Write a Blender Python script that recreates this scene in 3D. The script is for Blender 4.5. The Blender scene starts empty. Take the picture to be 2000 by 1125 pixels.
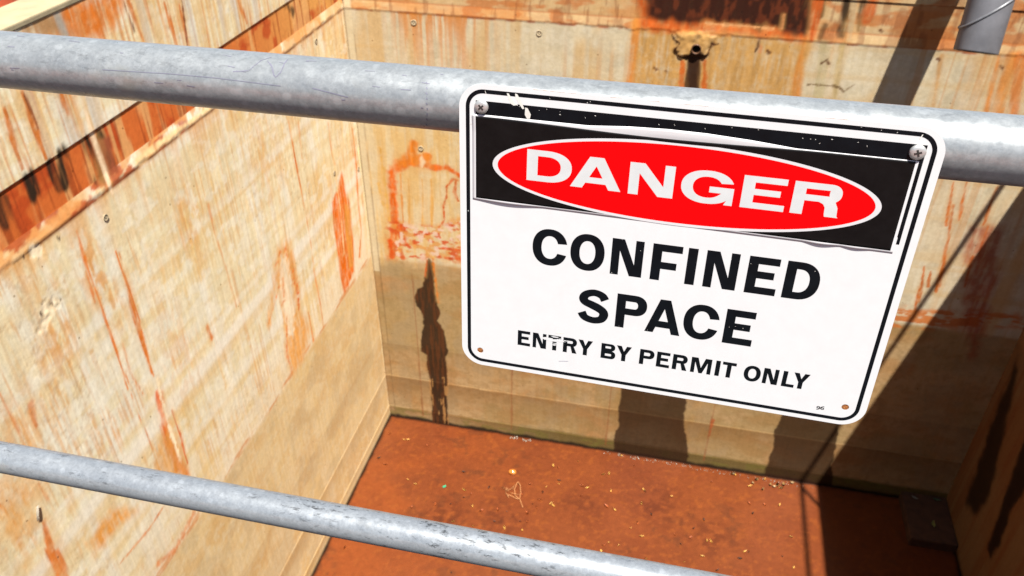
import bpy, bmesh, math, random
import numpy as np
from mathutils import Vector, Matrix

# ------------------------------------------------------------------ camera, world, sun, exposure
scn = bpy.context.scene
COL = scn.collection
CAM = np.array([0.0, 0.0, 8.0])
FOC = 1612.317 / 2000.0                                   # focal length / picture width
RC = np.array([[0.97593657, 0.21805137, 0.00118446],      # camera right, down, forward
               [0.12698686, -0.56392491, -0.81600431],
               [-0.17726291, 0.79651886, -0.5780446]])
cd = bpy.data.cameras.new('camera')
cam = bpy.data.objects.new('camera', cd); COL.objects.link(cam)
cd.sensor_width = 36.0; cd.lens = 36.0 * FOC
cd.clip_start = 0.02; cd.clip_end = 500
mw = Matrix.Identity(4)
for i in range(3):
    mw[i][0] = RC[0][i]; mw[i][1] = -RC[1][i]; mw[i][2] = -RC[2][i]; mw[i][3] = CAM[i]
cam.matrix_world = mw
cd.dof.use_dof = True; cd.dof.focus_distance = 0.86; cd.dof.aperture_fstop = 16.0
scn.camera = cam

SUN = Vector((0.2245, -0.328, 1.0)).normalized()          # towards the sun
world = bpy.data.worlds.new('World'); scn.world = world; world.use_nodes = True
wn = world.node_tree.nodes; wl = world.node_tree.links
bg = wn['Background']; bg.inputs['Strength'].default_value = 0.05
sky = wn.new('ShaderNodeTexSky'); sky.sky_type = 'NISHITA'; sky.sun_disc = False
sky.sun_elevation = math.asin(SUN.z); sky.sun_rotation = math.atan2(SUN.x, SUN.y)
wl.new(sky.outputs[0], bg.inputs[0])
sd = bpy.data.lights.new('sun', 'SUN'); sd.energy = 5.0; sd.angle = math.radians(0.53); sd.color = (1.0, 0.965, 0.91)
so = bpy.data.objects.new('sun', sd); COL.objects.link(so); so.location = (2, -3, 20)
so.rotation_euler = SUN.to_track_quat('Z', 'Y').to_euler()
scn.view_settings.view_transform = 'Standard'; scn.view_settings.look = 'None'
scn.view_settings.exposure = 1.7; scn.view_settings.gamma = 1.0

# ------------------------------------------------------------------ pit dimensions (metres, water surface at z = 0)
XL, XR, YN, YB, ZT = -3.4324, 3.696, 0.66, 7.7076, 6.65
G1, G0, LP = 5.912, 5.632, 5.540                          # rebate: top, bottom, underside of lip

# ------------------------------------------------------------------ small helpers
def tag(o, label=None, cat=None, group=None, kind=None):
    if label: o['label'] = label
    if cat: o['category'] = cat
    if group: o['group'] = group
    if kind: o['kind'] = kind
    return o
def empty(name, loc, label, cat, group=None):
    o = bpy.data.objects.new(name, None); COL.objects.link(o); o.location = loc
    o.empty_display_size = 0.1
    return tag(o, label, cat, group)
def link_mesh(name, me, mat, parent=None, smooth=False):
    o = bpy.data.objects.new(name, me); COL.objects.link(o)
    if mat is not None: me.materials.append(mat)
    if parent is not None: o.parent = parent
    if smooth: me.polygons.foreach_set('use_smooth', [True] * len(me.polygons))
    return o
def from_bm(name, bm, mat, parent=None, smooth=False):
    me = bpy.data.meshes.new(name); bm.normal_update(); bm.to_mesh(me); bm.free()
    return link_mesh(name, me, mat, parent, smooth)
def add_box(bm, x0, x1, y0, y1, z0, z1, bev=0.0):
    r = bmesh.ops.create_cube(bm, size=1.0, matrix=Matrix.Translation(((x0+x1)/2, (y0+y1)/2, (z0+z1)/2)) @ Matrix.Diagonal((x1-x0, y1-y0, z1-z0, 1)))
    if bev:
        es = {e for v in r['verts'] for e in v.link_edges}
        bmesh.ops.bevel(bm, geom=list(es), offset=bev, segments=2, affect='EDGES', profile=0.6)
def add_tube(bm, pts, r, seg=24, caps=True):
    pts = [Vector(p) for p in pts]; rings = []
    rr = r if isinstance(r, (list, tuple)) else [r] * len(pts)
    up = None
    for i, p in enumerate(pts):
        d = (pts[min(i+1, len(pts)-1)] - pts[max(i-1, 0)]).normalized()
        if up is None: up = d.orthogonal().normalized()
        up = (up - d * up.dot(d)).normalized()
        v = d.cross(up)
        rings.append([bm.verts.new(p + (up*math.cos(a) + v*math.sin(a)) * rr[i]) for a in [2*math.pi*k/seg for k in range(seg)]])
    for a, b in zip(rings[:-1], rings[1:]):
        for k in range(seg): bm.faces.new((a[k], a[(k+1) % seg], b[(k+1) % seg], b[k]))
    if caps:
        bm.faces.new(rings[0][::-1]); bm.faces.new(rings[-1])
    return rings
def ray(px, py):
    v = np.array([(px-1000)/1612.317, (py-562.5)/1612.317, 1.0])
    return RC.T @ v
def on_back(px, py): v = ray(px, py); P = CAM + v*(YB/v[1]); return (P[0], P[2])
def on_left(px, py): v = ray(px, py); P = CAM + v*(XL/v[0]); return (P[1], P[2])
def on_right(px, py): v = ray(px, py); P = CAM + v*(XR/v[0]); return (P[1], P[2])
def on_floor(px, py, z=0.0): v = ray(px, py); P = CAM + v*((z-8.0)/v[2]); return (P[0], P[1])
def lin(r, g, b, k=1.0):
    c = np.array([r, g, b], float) / 255
    return np.where(c <= 0.04045, c/12.92, ((c+0.055)/1.055)**2.4) * k

# ------------------------------------------------------------------ numpy noise and stain drawing on a wall
rng = np.random.RandomState(7)
TAB = [rng.rand(256, 256) for _ in range(8)]
def vnoise(x, y, seed=0):
    t = TAB[seed % 8]
    x = x + seed*13.37; y = y + seed*7.91
    xi = np.floor(x).astype(int); yi = np.floor(y).astype(int)
    fx = x-xi; fy = y-yi
    fx = fx*fx*(3-2*fx); fy = fy*fy*(3-2*fy)
    a = t[yi & 255, xi & 255]; b = t[yi & 255, (xi+1) & 255]; c = t[(yi+1) & 255, xi & 255]; d = t[(yi+1) & 255, (xi+1) & 255]
    return (a*(1-fx)+b*fx)*(1-fy) + (c*(1-fx)+d*fx)*fy
def fbm(x, y, seed=0, octv=4):
    s = 0; a = 0.5; n = 0
    for o in range(octv):
        s = s + a*vnoise(x*2**o, y*2**o, seed+o); n += a; a *= 0.5
    return s/n
def sst(a, b, x):
    t = np.clip((x-a)/(b-a), 0, 1); return t*t*(3-2*t)

class Surf:
    """a painted grid: u runs along the wall, v up; col = pigment of the concrete and its stains"""
    def __init__(s, us, vs):
        s.us = us; s.vs = vs; s.U, s.V = np.meshgrid(us, vs)
        s.col = np.zeros(s.U.shape + (3,)); s.wet = np.zeros(s.U.shape); s.dep = np.zeros(s.U.shape)
    def box(s, u0, u1, v0, v1):
        i0, i1 = np.searchsorted(s.us, [u0, u1]); j0, j1 = np.searchsorted(s.vs, [v0, v1])
        return slice(max(j0-1, 0), j1+1), slice(max(i0-1, 0), i1+1)
    def mix(s, mask, c, sl=None):
        t = s.col if sl is None else s.col[sl]
        t += (np.asarray(c) - t) * np.clip(mask, 0, 1)[..., None]
    def poly(s, pts, feather=0.02, wob=0.03, ws=0.12, seed=1, wv=None):
        pts = np.array(pts, float); m = feather + wob + 0.05
        sl = s.box(pts[:, 0].min()-m, pts[:, 0].max()+m, pts[:, 1].min()-m, pts[:, 1].max()+m)
        U = s.U[sl]; V = s.V[sl]
        if U.size == 0: return sl, np.zeros(U.shape)
        d = np.full(U.shape, 1e9); ins = np.zeros(U.shape, bool)
        n = len(pts)
        for i in range(n):
            a = pts[i]; b = pts[(i+1) % n]; e = b-a
            t = np.clip(((U-a[0])*e[0]+(V-a[1])*e[1])/(e@e+1e-12), 0, 1)
            d = np.minimum(d, np.hypot(U-a[0]-t*e[0], V-a[1]-t*e[1]))
            if abs(e[1]) > 1e-12:
                c = ((a[1] > V) != (b[1] > V)) & (U < e[0]*(V-a[1])/e[1]+a[0]); ins ^= c
        sd = np.where(ins, d, -d) + wob*2*(fbm(U/ws, V/(wv or ws), seed, 3)-0.5)
        return sl, sst(-feather, feather, sd)
    def line(s, pts, w, feather=0.5, wob=0.5, ws=0.08, seed=2, wv=None):
        pts = np.array(pts, float); n = len(pts)
        w = np.array(w, float) if np.ndim(w) else np.full(n, float(w))
        m = w.max()*2+0.05
        sl = s.box(pts[:, 0].min()-m, pts[:, 0].max()+m, pts[:, 1].min()-m, pts[:, 1].max()+m)
        U = s.U[sl]; V = s.V[sl]; r = np.full(U.shape, -9.0)
        for i in range(n-1):
            a = pts[i]; b = pts[i+1]; e = b-a
            t = np.clip(((U-a[0])*e[0]+(V-a[1])*e[1])/(e@e+1e-12), 0, 1)
            ww = w[i]*(1-t)+w[i+1]*t
            r = np.maximum(r, 1 - np.hypot(U-a[0]-t*e[0], V-a[1]-t*e[1])/np.maximum(ww, 1e-4))
        r = r + wob*2*(fbm(U/ws, V/(wv or ws), seed, 3)-0.5)
        return sl, sst(0, feather, r)

def grid_mesh(name, pos, col, wet):
    nv, nu = pos.shape[:2]
    me = bpy.data.meshes.new(name)
    idx = np.arange(nv*nu).reshape(nv, nu)
    q = np.stack([idx[:-1, :-1], idx[:-1, 1:], idx[1:, 1:], idx[1:, :-1]], -1).reshape(-1, 4)
    return me, q, idx
def fill_mesh(me, pos, quads, col, wet, smooth=True):
    nV = len(pos); nF = len(quads)
    me.vertices.add(nV); me.vertices.foreach_set('co', pos.astype(np.float32).ravel())
    me.loops.add(nF*4); me.loops.foreach_set('vertex_index', quads.astype(np.int32).ravel())
    me.polygons.add(nF); me.polygons.foreach_set('loop_start', np.arange(nF, dtype=np.int32)*4)
    me.polygons.foreach_set('loop_total', np.full(nF, 4, np.int32))
    me.polygons.foreach_set('use_smooth', np.full(nF, smooth))
    a = me.attributes.new('pigment', 'FLOAT_COLOR', 'POINT')
    c4 = np.ones((nV, 4), np.float32); c4[:, :3] = col; a.data.foreach_set('color', c4.ravel())
    b = me.attributes.new('wetness', 'FLOAT', 'POINT'); b.data.foreach_set('value', wet.astype(np.float32))
    me.update(calc_edges=True); me.validate()
def build_surf(name, S, to_world, mat, thick=None, cut=None, parent=None, flip=False):
    """grid front, plus the body of the wall behind it when thick is given"""
    P = to_world(S.U, S.V, S.dep)
    nv, nu = S.U.shape
    idx = np.arange(nv*nu).reshape(nv, nu)
    q = np.stack([idx[:-1, :-1], idx[:-1, 1:], idx[1:, 1:], idx[1:, :-1]], -1)
    keep = np.ones(q.shape[:2], bool)
    if cut is not None:
        uc = (S.U[:-1, :-1]+S.U[1:, 1:])/2; vc = (S.V[:-1, :-1]+S.V[1:, 1:])/2
        keep = np.hypot(uc-cut[0], vc-cut[1]) > cut[2]
    q = q[keep].reshape(-1, 4)
    pos = P.reshape(-1, 3); col = S.col.reshape(-1, 3); wet = S.wet.ravel()
    if thick:
        u0, u1, v0, v1 = S.us[0], S.us[-1], S.vs[0], S.vs[-1]
        cs = [(u, v, d) for d in thick for (u, v) in ((u0, v0), (u1, v0), (u1, v1), (u0, v1))]
        bp = to_world(np.array([c[0] for c in cs]), np.array([c[1] for c in cs]), np.array([c[2] for c in cs]))
        k = len(pos)
        bq = np.array([[0, 1, 2, 3], [7, 6, 5, 4], [0, 4, 5, 1], [1, 5, 6, 2], [2, 6, 7, 3], [3, 7, 4, 0]]) + k
        pos = np.vstack([pos, bp]); q = np.vstack([q, bq])
        col = np.vstack([col, np.repeat(S.col.mean((0, 1))[None], 8, 0)]); wet = np.append(wet, np.zeros(8))
    if flip: q = q[:, ::-1]
    me = bpy.data.meshes.new(name)
    fill_mesh(me, pos, q, col, wet)
    return link_mesh(name, me, mat, parent)

# ------------------------------------------------------------------ node materials
def new_mat(name):
    m = bpy.data.materials.new(name); m.use_nodes = True
    nt = m.node_tree; b = nt.nodes['Principled BSDF']
    return m, nt, b
def nd(nt, t, **kw):
    n = nt.nodes.new(t)
    for k, v in kw.items():
        if k.startswith('i_'): n.inputs[k[2:].replace('_', ' ')].default_value = v
        else: setattr(n, k, v)
    return n
def ramp(nt, fac, stops):
    r = nt.nodes.new('ShaderNodeValToRGB')
    e = r.color_ramp.elements
    while len(e) < len(stops): e.new(0.5)
    for el, (p, c) in zip(e, stops):
        el.position = p; el.color = (*c, 1) if len(c) == 3 else c
    nt.links.new(fac, r.inputs[0]); return r
def mixc(nt, fac, a, b, bt='MIX'):
    m = nt.nodes.new('ShaderNodeMix'); m.data_type = 'RGBA'; m.blend_type = bt
    for s, v in ((0, fac), (6, a), (7, b)):
        if hasattr(v, 'links') or hasattr(v, 'is_output'): nt.links.new(v, m.inputs[s])
        else: m.inputs[s].default_value = v if s == 0 else (*v, 1)
    return m.outputs[2]
def coords(nt, scale=(1, 1, 1), out='Object'):
    tc = nt.nodes.new('ShaderNodeTexCoord'); mp = nt.nodes.new('ShaderNodeMapping')
    mp.inputs['Scale'].default_value = scale
    nt.links.new(tc.outputs[out], mp.inputs[0]); return mp.outputs[0]
def noise(nt, vec, scale, detail=4, rough=0.55):
    n = nd(nt, 'ShaderNodeTexNoise'); n.inputs['Scale'].default_value = scale; n.inputs['Detail'].default_value = detail
    n.inputs['Roughness'].default_value = rough; nt.links.new(vec, n.inputs['Vector']); return n.outputs[0]

def mat_concrete(name, along):
    """stained board-marked concrete: pigment attribute times fine grain, vertical fibre and pores"""
    m, nt, b = new_mat(name)
    at = nd(nt, 'ShaderNodeAttribute', attribute_name='pigment'); wt = nd(nt, 'ShaderNodeAttribute', attribute_name='wetness')
    v = coords(nt); 
    sc = (1, 1, 0.05)
    vs = coords(nt, sc)
    g = ramp(nt, noise(nt, v, 28, 6, 0.65), [(0.25, (0.88, 0.87, 0.84)), (0.75, (1.08, 1.08, 1.08))])
    f = ramp(nt, noise(nt, vs, 26, 4, 0.6), [(0.3, (0.90, 0.87, 0.82)), (0.6, (1.03, 1.03, 1.03))])
    c = mixc(nt, 1.0, at.outputs['Color'], g.outputs[0], 'MULTIPLY')
    c = mixc(nt, 0.55, c, f.outputs[0], 'MULTIPLY')
    vo = nd(nt, 'ShaderNodeTexVoronoi'); vo.inputs['Scale'].default_value = 5.5; nt.links.new(v, vo.inputs['Vector'])
    pr = ramp(nt, vo.outputs['Distance'], [(0.028, (0.35, 0.28, 0.2)), (0.05, (1, 1, 1))])
    c = mixc(nt, 0.8, c, pr.outputs[0], 'MULTIPLY')
    nt.links.new(c, b.inputs['Base Color'])
    rr = nd(nt, 'ShaderNodeMapRange'); rr.inputs['To Min'].default_value = 0.9; rr.inputs['To Max'].default_value = 0.33
    nt.links.new(wt.outputs['Fac'], rr.inputs[0]); nt.links.new(rr.outputs[0], b.inputs['Roughness'])
    b.inputs['Specular IOR Level'].default_value = 0.12
    bp = nd(nt, 'ShaderNodeBump'); bp.inputs['Strength'].default_value = 0.35; bp.inputs['Distance'].default_value = 0.006
    nt.links.new(noise(nt, v, 22, 8, 0.7), bp.inputs['Height'])
    nt.links.new(bp.outputs[0], b.inputs['Normal'])
    return m
M_WALL = mat_concrete('stained_concrete', 'x')

def mat_plain(name, c, rough=0.6, metal=0.0, nscale=40, amt=0.15, spec=0.4, bump=0.0):
    m, nt, b = new_mat(name)
    v = coords(nt)
    r = ramp(nt, noise(nt, v, nscale, 5, 0.6), [(0.3, tuple(np.array(c)*(1-amt))), (0.7, tuple(np.minimum(np.array(c)*(1+amt), 1)))])
    nt.links.new(r.outputs[0], b.inputs['Base Color'])
    b.inputs['Roughness'].default_value = rough; b.inputs['Metallic'].default_value = metal; b.inputs['Specular IOR Level'].default_value = spec
    if bump:
        bp = nd(nt, 'ShaderNodeBump'); bp.inputs['Strength'].default_value = bump; bp.inputs['Distance'].default_value = 0.01
        nt.links.new(noise(nt, v, nscale*1.5, 6), bp.inputs['Height']); nt.links.new(bp.outputs[0], b.inputs['Normal'])
    return m
def mat_galv(name, base, fleck=.5, dark=.7):
    """weathered zinc: spangle cells, pale oxide flecks, dark pitting drawn out along the tube"""
    m, nt, b = new_mat(name)
    base = np.array(base)
    v = coords(nt); vl = coords(nt, (0.35, 1, 1))
    vo = nd(nt, 'ShaderNodeTexVoronoi'); vo.inputs['Scale'].default_value = 130; nt.links.new(v, vo.inputs['Vector'])
    sp = ramp(nt, vo.outputs['Color'], [(0.0, tuple(base*0.93)), (0.6, tuple(base)), (0.95, tuple(base*1.09))])
    n1 = ramp(nt, noise(nt, v, 11, 7, 0.7), [(0.3, (0.90, 0.91, 0.92)), (0.7, (1.09, 1.09, 1.08))])
    c = mixc(nt, 1.0, sp.outputs[0], n1.outputs[0], 'MULTIPLY')
    g = ramp(nt, noise(nt, v, 230, 4, 0.7), [(0.34, (0.84, 0.85, 0.86)), (0.64, (1.10, 1.10, 1.10))])
    c = mixc(nt, 0.9, c, g.outputs[0], 'MULTIPLY')
    vf = nd(nt, 'ShaderNodeTexVoronoi'); vf.inputs['Scale'].default_value = 62; vf.inputs['Randomness'].default_value = 1; nt.links.new(coords(nt, (0.9, 1.1, 1.1)), vf.inputs['Vector'])
    f1 = ramp(nt, vf.outputs['Distance'], [(0.22, (1, 1, 1)), (0.34, (0, 0, 0))]); f2 = ramp(nt, vf.outputs['Color'], [(0.62, (0, 0, 0)), (0.70, (1, 1, 1))])
    ff = mixc(nt, 1.0, f1.outputs[0], f2.outputs[0], 'MULTIPLY')
    c = mixc(nt, mixc(nt, 1.0, ff, (fleck,)*3, 'MULTIPLY'), c, tuple(base*1.6))
    d1 = ramp(nt, noise(nt, vl, 120, 6, 0.75), [(0.38, (1, 1, 1)), (0.45, (0, 0, 0))]); d2 = ramp(nt, noise(nt, vl, 12, 5, .65), [(0.42, (0, 0, 0)), (0.58, (1, 1, 1))])
    dd = mixc(nt, 1.0, d1.outputs[0], d2.outputs[0], 'MULTIPLY')
    c = mixc(nt, mixc(nt, 1.0, dd, (dark,)*3, 'MULTIPLY'), c, tuple(base*0.22))
    n3 = ramp(nt, noise(nt, v, 13, 3), [(0.62, (0, 0, 0)), (0.76, (.7, .7, .7))])
    c = mixc(nt, n3.outputs[0], c, tuple(base*np.array((1.22, 1.14, 0.98))))
    nt.links.new(c, b.inputs['Base Color'])
    b.inputs['Metallic'].default_value = 0.40
    rr = ramp(nt, noise(nt, v, 60, 4), [(0.3, (0.26,)*3), (0.7, (0.48,)*3)]); nt.links.new(rr.outputs[0], b.inputs['Roughness'])
    bp = nd(nt, 'ShaderNodeBump'); bp.inputs['Strength'].default_value = 0.16; bp.inputs['Distance'].default_value = 0.0006
    nt.links.new(noise(nt, vl, 160, 6, 0.7), bp.inputs['Height']); nt.links.new(bp.outputs[0], b.inputs['Normal'])
    return m
M_GALV = mat_galv('galvanised_steel', (0.190, 0.200, 0.202), .32, .28)
M_GALV2 = mat_galv('pitted_galvanised_steel', (0.185, 0.197, 0.208), .35, 1.0)

# ------------------------------------------------------------------ LEFT WALL
KL, KB = 0.74, 0.50
def axis(a, b, step, extra=()):
    x = np.unique(np.round(np.concatenate([np.linspace(a, b, int((b-a)/step)+1), np.array(extra, float)]), 5)); return x
def profile(V, amp, U, seed):
    """shallow rebate with a sloping, broken lip"""
    lo = LP + 0.030*(fbm(U/0.10, V*0, seed, 4)-0.5)*2*sst(0.35, 0.7, fbm(U/0.9, V*0+3, seed+1, 2))
    d = np.where((V < G1) & (V >= G0), amp, 0.0)
    t = np.clip((G0-V)/(G0-lo), 0, 1)
    d = np.where((V < G0) & (V >= lo), amp*(1-t) - 0.6*amp*t, d)
    return d
vs = axis(-0.06, 6.617, 0.0125, (G1-0.001, G1+0.001, G0))
L = Surf(axis(YN, YB+0.0, 0.0125), vs)
U, V = L.U, L.V
cream, pale, ochre, rust, deep = lin(242, 226, 184), lin(246, 238, 214), lin(236, 198, 124), lin(222, 122, 48), lin(196, 72, 22)
wet_dk, grey = lin(74, 48, 32), lin(196, 188, 176)
uw = U + 0.05*(fbm(U/0.5, V/1.2, 3, 2)-0.5)
st1 = fbm(uw/0.030, V/1.6, 0, 4); st2 = fbm(uw/0.10, V/2.2, 2, 3); st3 = fbm(uw/0.016, V/0.9, 4, 3)
pt = fbm(U/0.7, V/0.8, 1, 4); pt2 = fbm(U/1.6, V/1.2, 5, 3)
L.col[:] = cream
L.mix(sst(0.45, 0.75, st2), pale)
bands = fbm(V/0.10 + 0.15*U, U/2.5, 6, 3)
L.mix(0.75*sst(0.50, 0.66, bands)*sst(0.35, 0.6, pt2), pale)
L.mix(0.5*sst(0.50, 0.68, 1-bands), lin(234, 206, 154))
L.mix(0.7*sst(0.48, 0.70, pt)*sst(0.38, 0.66, st2), ochre)
brk = fbm(U/0.045, V/0.07, 5, 5); brk2 = fbm(U/0.02, V/0.10, 6, 4)
L.mix(0.5*sst(0.46, 0.74, st1)*sst(0.42, 0.66, pt)*sst(.32, .55, brk), lin(234, 188, 108))
short = fbm(uw/0.020, V/0.32, 4, 4); regn = fbm(U/0.55, V/0.6, 7, 3)
near = sst(5.6, 3.2, U)
L.mix(0.55*sst(0.52, 0.72, short)*sst(0.44, 0.66, regn)*(.5+.5*near), lin(228, 160, 82))
L.mix(0.50*sst(0.56, 0.72, st3)*sst(0.46, 0.64, fbm(U/0.45, V/0.5, 2, 3)), lin(220, 150, 78))
L.mix(0.30*near*sst(0.48, 0.70, brk)*sst(0.55, 0.68, fbm(U/0.35, V/0.5, 3, 3)), lin(226, 160, 88))
L.mix(0.16*sst(0.52, 0.66, brk2), lin(214, 196, 164)); L.mix(0.5*sst(.56, .66, fbm(U/.12, V/.09, 1, 5)), pale)
L.mix(0.25*sst(.64, .72, fbm(U/.03, V/.03, 2, 3))*sst(.5, .6, regn), lin(170, 124, 80))
for px_, wd, am in (((300, 843), .10, .6), ((560, 610), .06, .45), ((230, 925), .07, .6), ((450, 905), .09, .5), ((420, 640), .05, .35), ((120, 700), .06, .35)):
    zb = on_left(*px_)[1] + .05*(fbm(U/1.4, V*0, 4, 3)-.5)
    L.mix(am*sst(wd, wd*.35, np.abs(V-zb))*(.35+.9*fbm(U/.5, V/.2, 3, 4)), lin(247, 238, 218))
    L.mix(am*.7*sst(.05, .0, np.abs(V-zb+wd*1.1))*(.2+.9*fbm(U/.4, V/.1, 6, 4)), lin(228, 182, 108))
L.col *= (1 + .22*(fbm(uw/.012, V/.5, 2, 4)-.5) + .16*(fbm(uw/.03, V/.25, 5, 4)-.5))[..., None]*(1 + .10*(fbm(U/.25, V/.2, 3, 5)-.5))[..., None]
for (px_, rx_, am) in (((190, 545), .16, .7), ((165, 500), .13, .6), ((120, 665), .16, .5), ((225, 600), .12, .5), ((60, 850), .2, .5), ((30, 1000), .25, .5), ((370, 430), .25, .4), ((350, 690), .3, .3), ((690, 300), .12, .4), ((520, 330), .3, .3), ((90, 570), .2, .35)):
    cu_, cv_ = on_left(*px_); dd = np.hypot((U-cu_)/rx_, (V-cv_)/(rx_*2.2))
    L.mix(am*sst(1.2, .1, dd)*sst(.44, .60, fbm(U/.035, V/.10, 7, 5)), lin(230, 158, 72))
# darker band line under the rebate that bleeds down
dripn = fbm(U/0.045, V*0+2, 3, 3)
below = LP - V
L.mix(0.75*np.exp(-np.clip(below, 0, 9)/(0.03+0.6*np.clip(dripn-0.42, 0, 1)))*(below > 0), lin(228, 164, 92))
up = V > G1
L.mix(up*0.5*sst(0.45, 0.68, st1), lin(226, 176, 108))
L.mix(up*0.6*sst(0.54, 0.70, st3)*sst(0.4, 0.6, pt), lin(212, 128, 62))
L.mix(up*0.45*sst(0.5, 0.7, st2), grey)
# lower zone: damp tan concrete with board lifts
tide = 2.60 + 0.03*(fbm(U/0.3, V*0, 1, 3)-0.5)
low = sst(0.05, -0.05, V-tide + .06*(fbm(U/.07, V/.07, 5, 4)-.5))
L.mix(.35*sst(.9, 0, V-2.6), lin(232, 198, 140)); L.mix(low*0.62, lin(220, 188, 130)); L.mix(low*.4*sst(.52, .66, fbm(U/.25, V/.35, 5, 5)), lin(232, 208, 162)); 
L.mix(low*0.42*sst(0.42, 0.66, fbm(U/0.35, V/0.20, 4, 5)), lin(210, 166, 102)); L.mix(low*.5*sst(.6, .68, fbm(U/.05, V/.05, 6, 3)), lin(226, 206, 166))
L.mix(low*0.35*sst(0.5, 0.62, fbm(U/0.25, V/0.25, 2, 4)), lin(196, 172, 130))
L.mix(0.7*sst(0.02, 0.0, np.abs(V-tide-0.03)-0.02)*sst(0.45, 0.6, fbm(U/0.2, V/0.04, 2, 3)), lin(214, 140, 72))
for zb, dz, am in ((0.73, 0.33, 0.62), (0.19, 0.19, 0.75), (1.42, 0.4, 0.28)):
    saw = np.where(V < zb, 1-np.clip((zb-V)/dz, 0, 1), 0); L.mix(am*saw*(0.7+0.6*(pt-0.5)), lin(166, 122, 66))
L.mix(sst(0.07, 0.0, V)*0.9, lin(50, 34, 20))
# rebate
reb = (V < G1) & (V >= G0)
far = sst(5.0, 7.2, U)
L.mix(reb*1.0, lin(216, 110, 48)*(1-far[..., None]) + lin(226, 160, 84)*far[..., None])
L.mix(reb*0.8*sst(0.45, 0.62, fbm(U/0.14, V/0.16, 3, 4)), lin(190, 70, 26))
L.mix(reb*0.75*sst(0.55, 0.68, fbm(U/0.07, V/0.6, 5, 3)), lin(234, 176, 110))
L.mix(reb*0.6*sst(0.6, 0.72, fbm(U/0.025, V/0.5, 1, 3)), lin(150, 60, 24))
lip = (V < G0) & (V >= LP-0.02)
L.mix(lip*0.9*sst(0.35, 0.6, fbm(U/0.25, V/0.3, 2, 3)), lin(222, 176, 120))
L.mix(lip*0.9*sst(0.50, 0.62, fbm(U/0.16, V/0.09, 6, 4))*sst(5.9, 4.4, U), lin(186, 82, 34))
L.mix(lip*0.8*sst(0.5, 0.6, fbm(U/0.12, V/0.1, 7, 3)), lin(228, 160, 92))
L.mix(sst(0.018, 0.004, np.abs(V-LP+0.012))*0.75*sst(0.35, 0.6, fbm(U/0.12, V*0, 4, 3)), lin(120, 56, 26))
P = on_left
def LL(px): return [P(*p) for p in px]
def stain_mix(S, sl, m, c, a, seed):
    """lay a stain with streaky strength and tone, as pigment really dries"""
    U_, V_ = S.U[sl], S.V[sl]
    f = fbm(U_/.022, V_/.16, seed+1, 4); g_ = fbm(U_/.05, V_/.05, seed+4, 4)
    al = m*np.clip(a*1.25, 0, 1)*np.clip(.75 + 1.6*(f-.36), .35, 1)*np.clip(.9 + 1.3*(g_-.42), .45, 1)
    if np.max(c) < .16: al = m*np.clip(a*1.1, 0, 1)*np.clip(.85 + 1.2*(f-.36), .7, 1)
    cc = np.asarray(c)*(.78 + .58*fbm(U_/.035, V_/.22, seed+2, 4))[..., None]*np.array((1.0, 1.0, .86))
    t = S.col[sl]; t += (cc - t)*np.clip(al, 0, 1)[..., None]
def stroke(S, px, w, c, a=1.0, fn=None, **k):
    q = [fn(*p) for p in px]; ww = np.array(w, float)*np.ones(len(px))
    if np.asarray(c)[0] > .5:
        sl, m = S.line(q, ww*2.2+.012, feather=.9, wob=.7, ws=.06, wv=.25, seed=5); S.mix(m*a*.32, lin(230, 172, 98), sl)
    sl, m = S.line(q, ww, **{**dict(feather=.7, wob=.9), **k}); stain_mix(S, sl, m, c, a, 1); return sl, m
def patch(S, px, c, a=1.0, fn=None, wet=0, **k):
    q = [fn(*p) for p in px]
    if np.asarray(c)[0] > .6 and np.asarray(c)[2] < .12:
        h, hm = S.poly(q, feather=.09, wob=.08, ws=.08, wv=.4, seed=6); S.mix(hm*a*.5*np.clip(.3+1.4*(fbm(S.U[h]/.03, S.V[h]/.4, 3, 4)-.3), 0, 1), lin(232, 168, 84), h)
    sl, m = S.poly(q, **k); stain_mix(S, sl, m, c, a, 3) if not wet else S.mix(m*a, np.asarray(c)*(.8+.4*fbm(S.U[sl]/.03, S.V[sl]/.3, 2, 4))[..., None], sl)
    if wet: S.wet[sl] = np.maximum(S.wet[sl], m*wet)
    return sl, m
patch(L, [(262, 312), (330, 262), (412, 203), (412, 216), (330, 274), (266, 324)], lin(240, 206, 160), .95, P, feather=.01, wob=.015)
# dark algae runs in the rebate
for px, w, a in (([(62, 345), (72, 375)], 0.045, .85), ([(100, 318), (118, 365)], .03, .8), ([(118, 300), (128, 335), (132, 355)], .04, .9), ([(172, 272), (190, 310), (202, 345)], .05, .95),
                 ([(198, 268), (208, 300), (220, 330)], .04, .9), ([(562, 10), (572, 26)], .045, .7), ([(0, 392), (12, 440)], .05, .7)):
    stroke(L, px, w*1.35, lin(52, 36, 24), a*1.1, P, wob=.9, ws=.05, wv=.2)
patch(L, [(190, 275), (214, 268), (232, 335), (206, 350)], lin(150, 78, 52), .8, P, feather=.02, wob=.02)
stroke(L, [(158, 190), (172, 235), (180, 262), (190, 285), (203, 330), (212, 360), (220, 378)], [.006, .018, .028, .034, .034, .03, .02], lin(244, 214, 186), .95, P, wob=.5, ws=.03, wv=.2)
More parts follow.
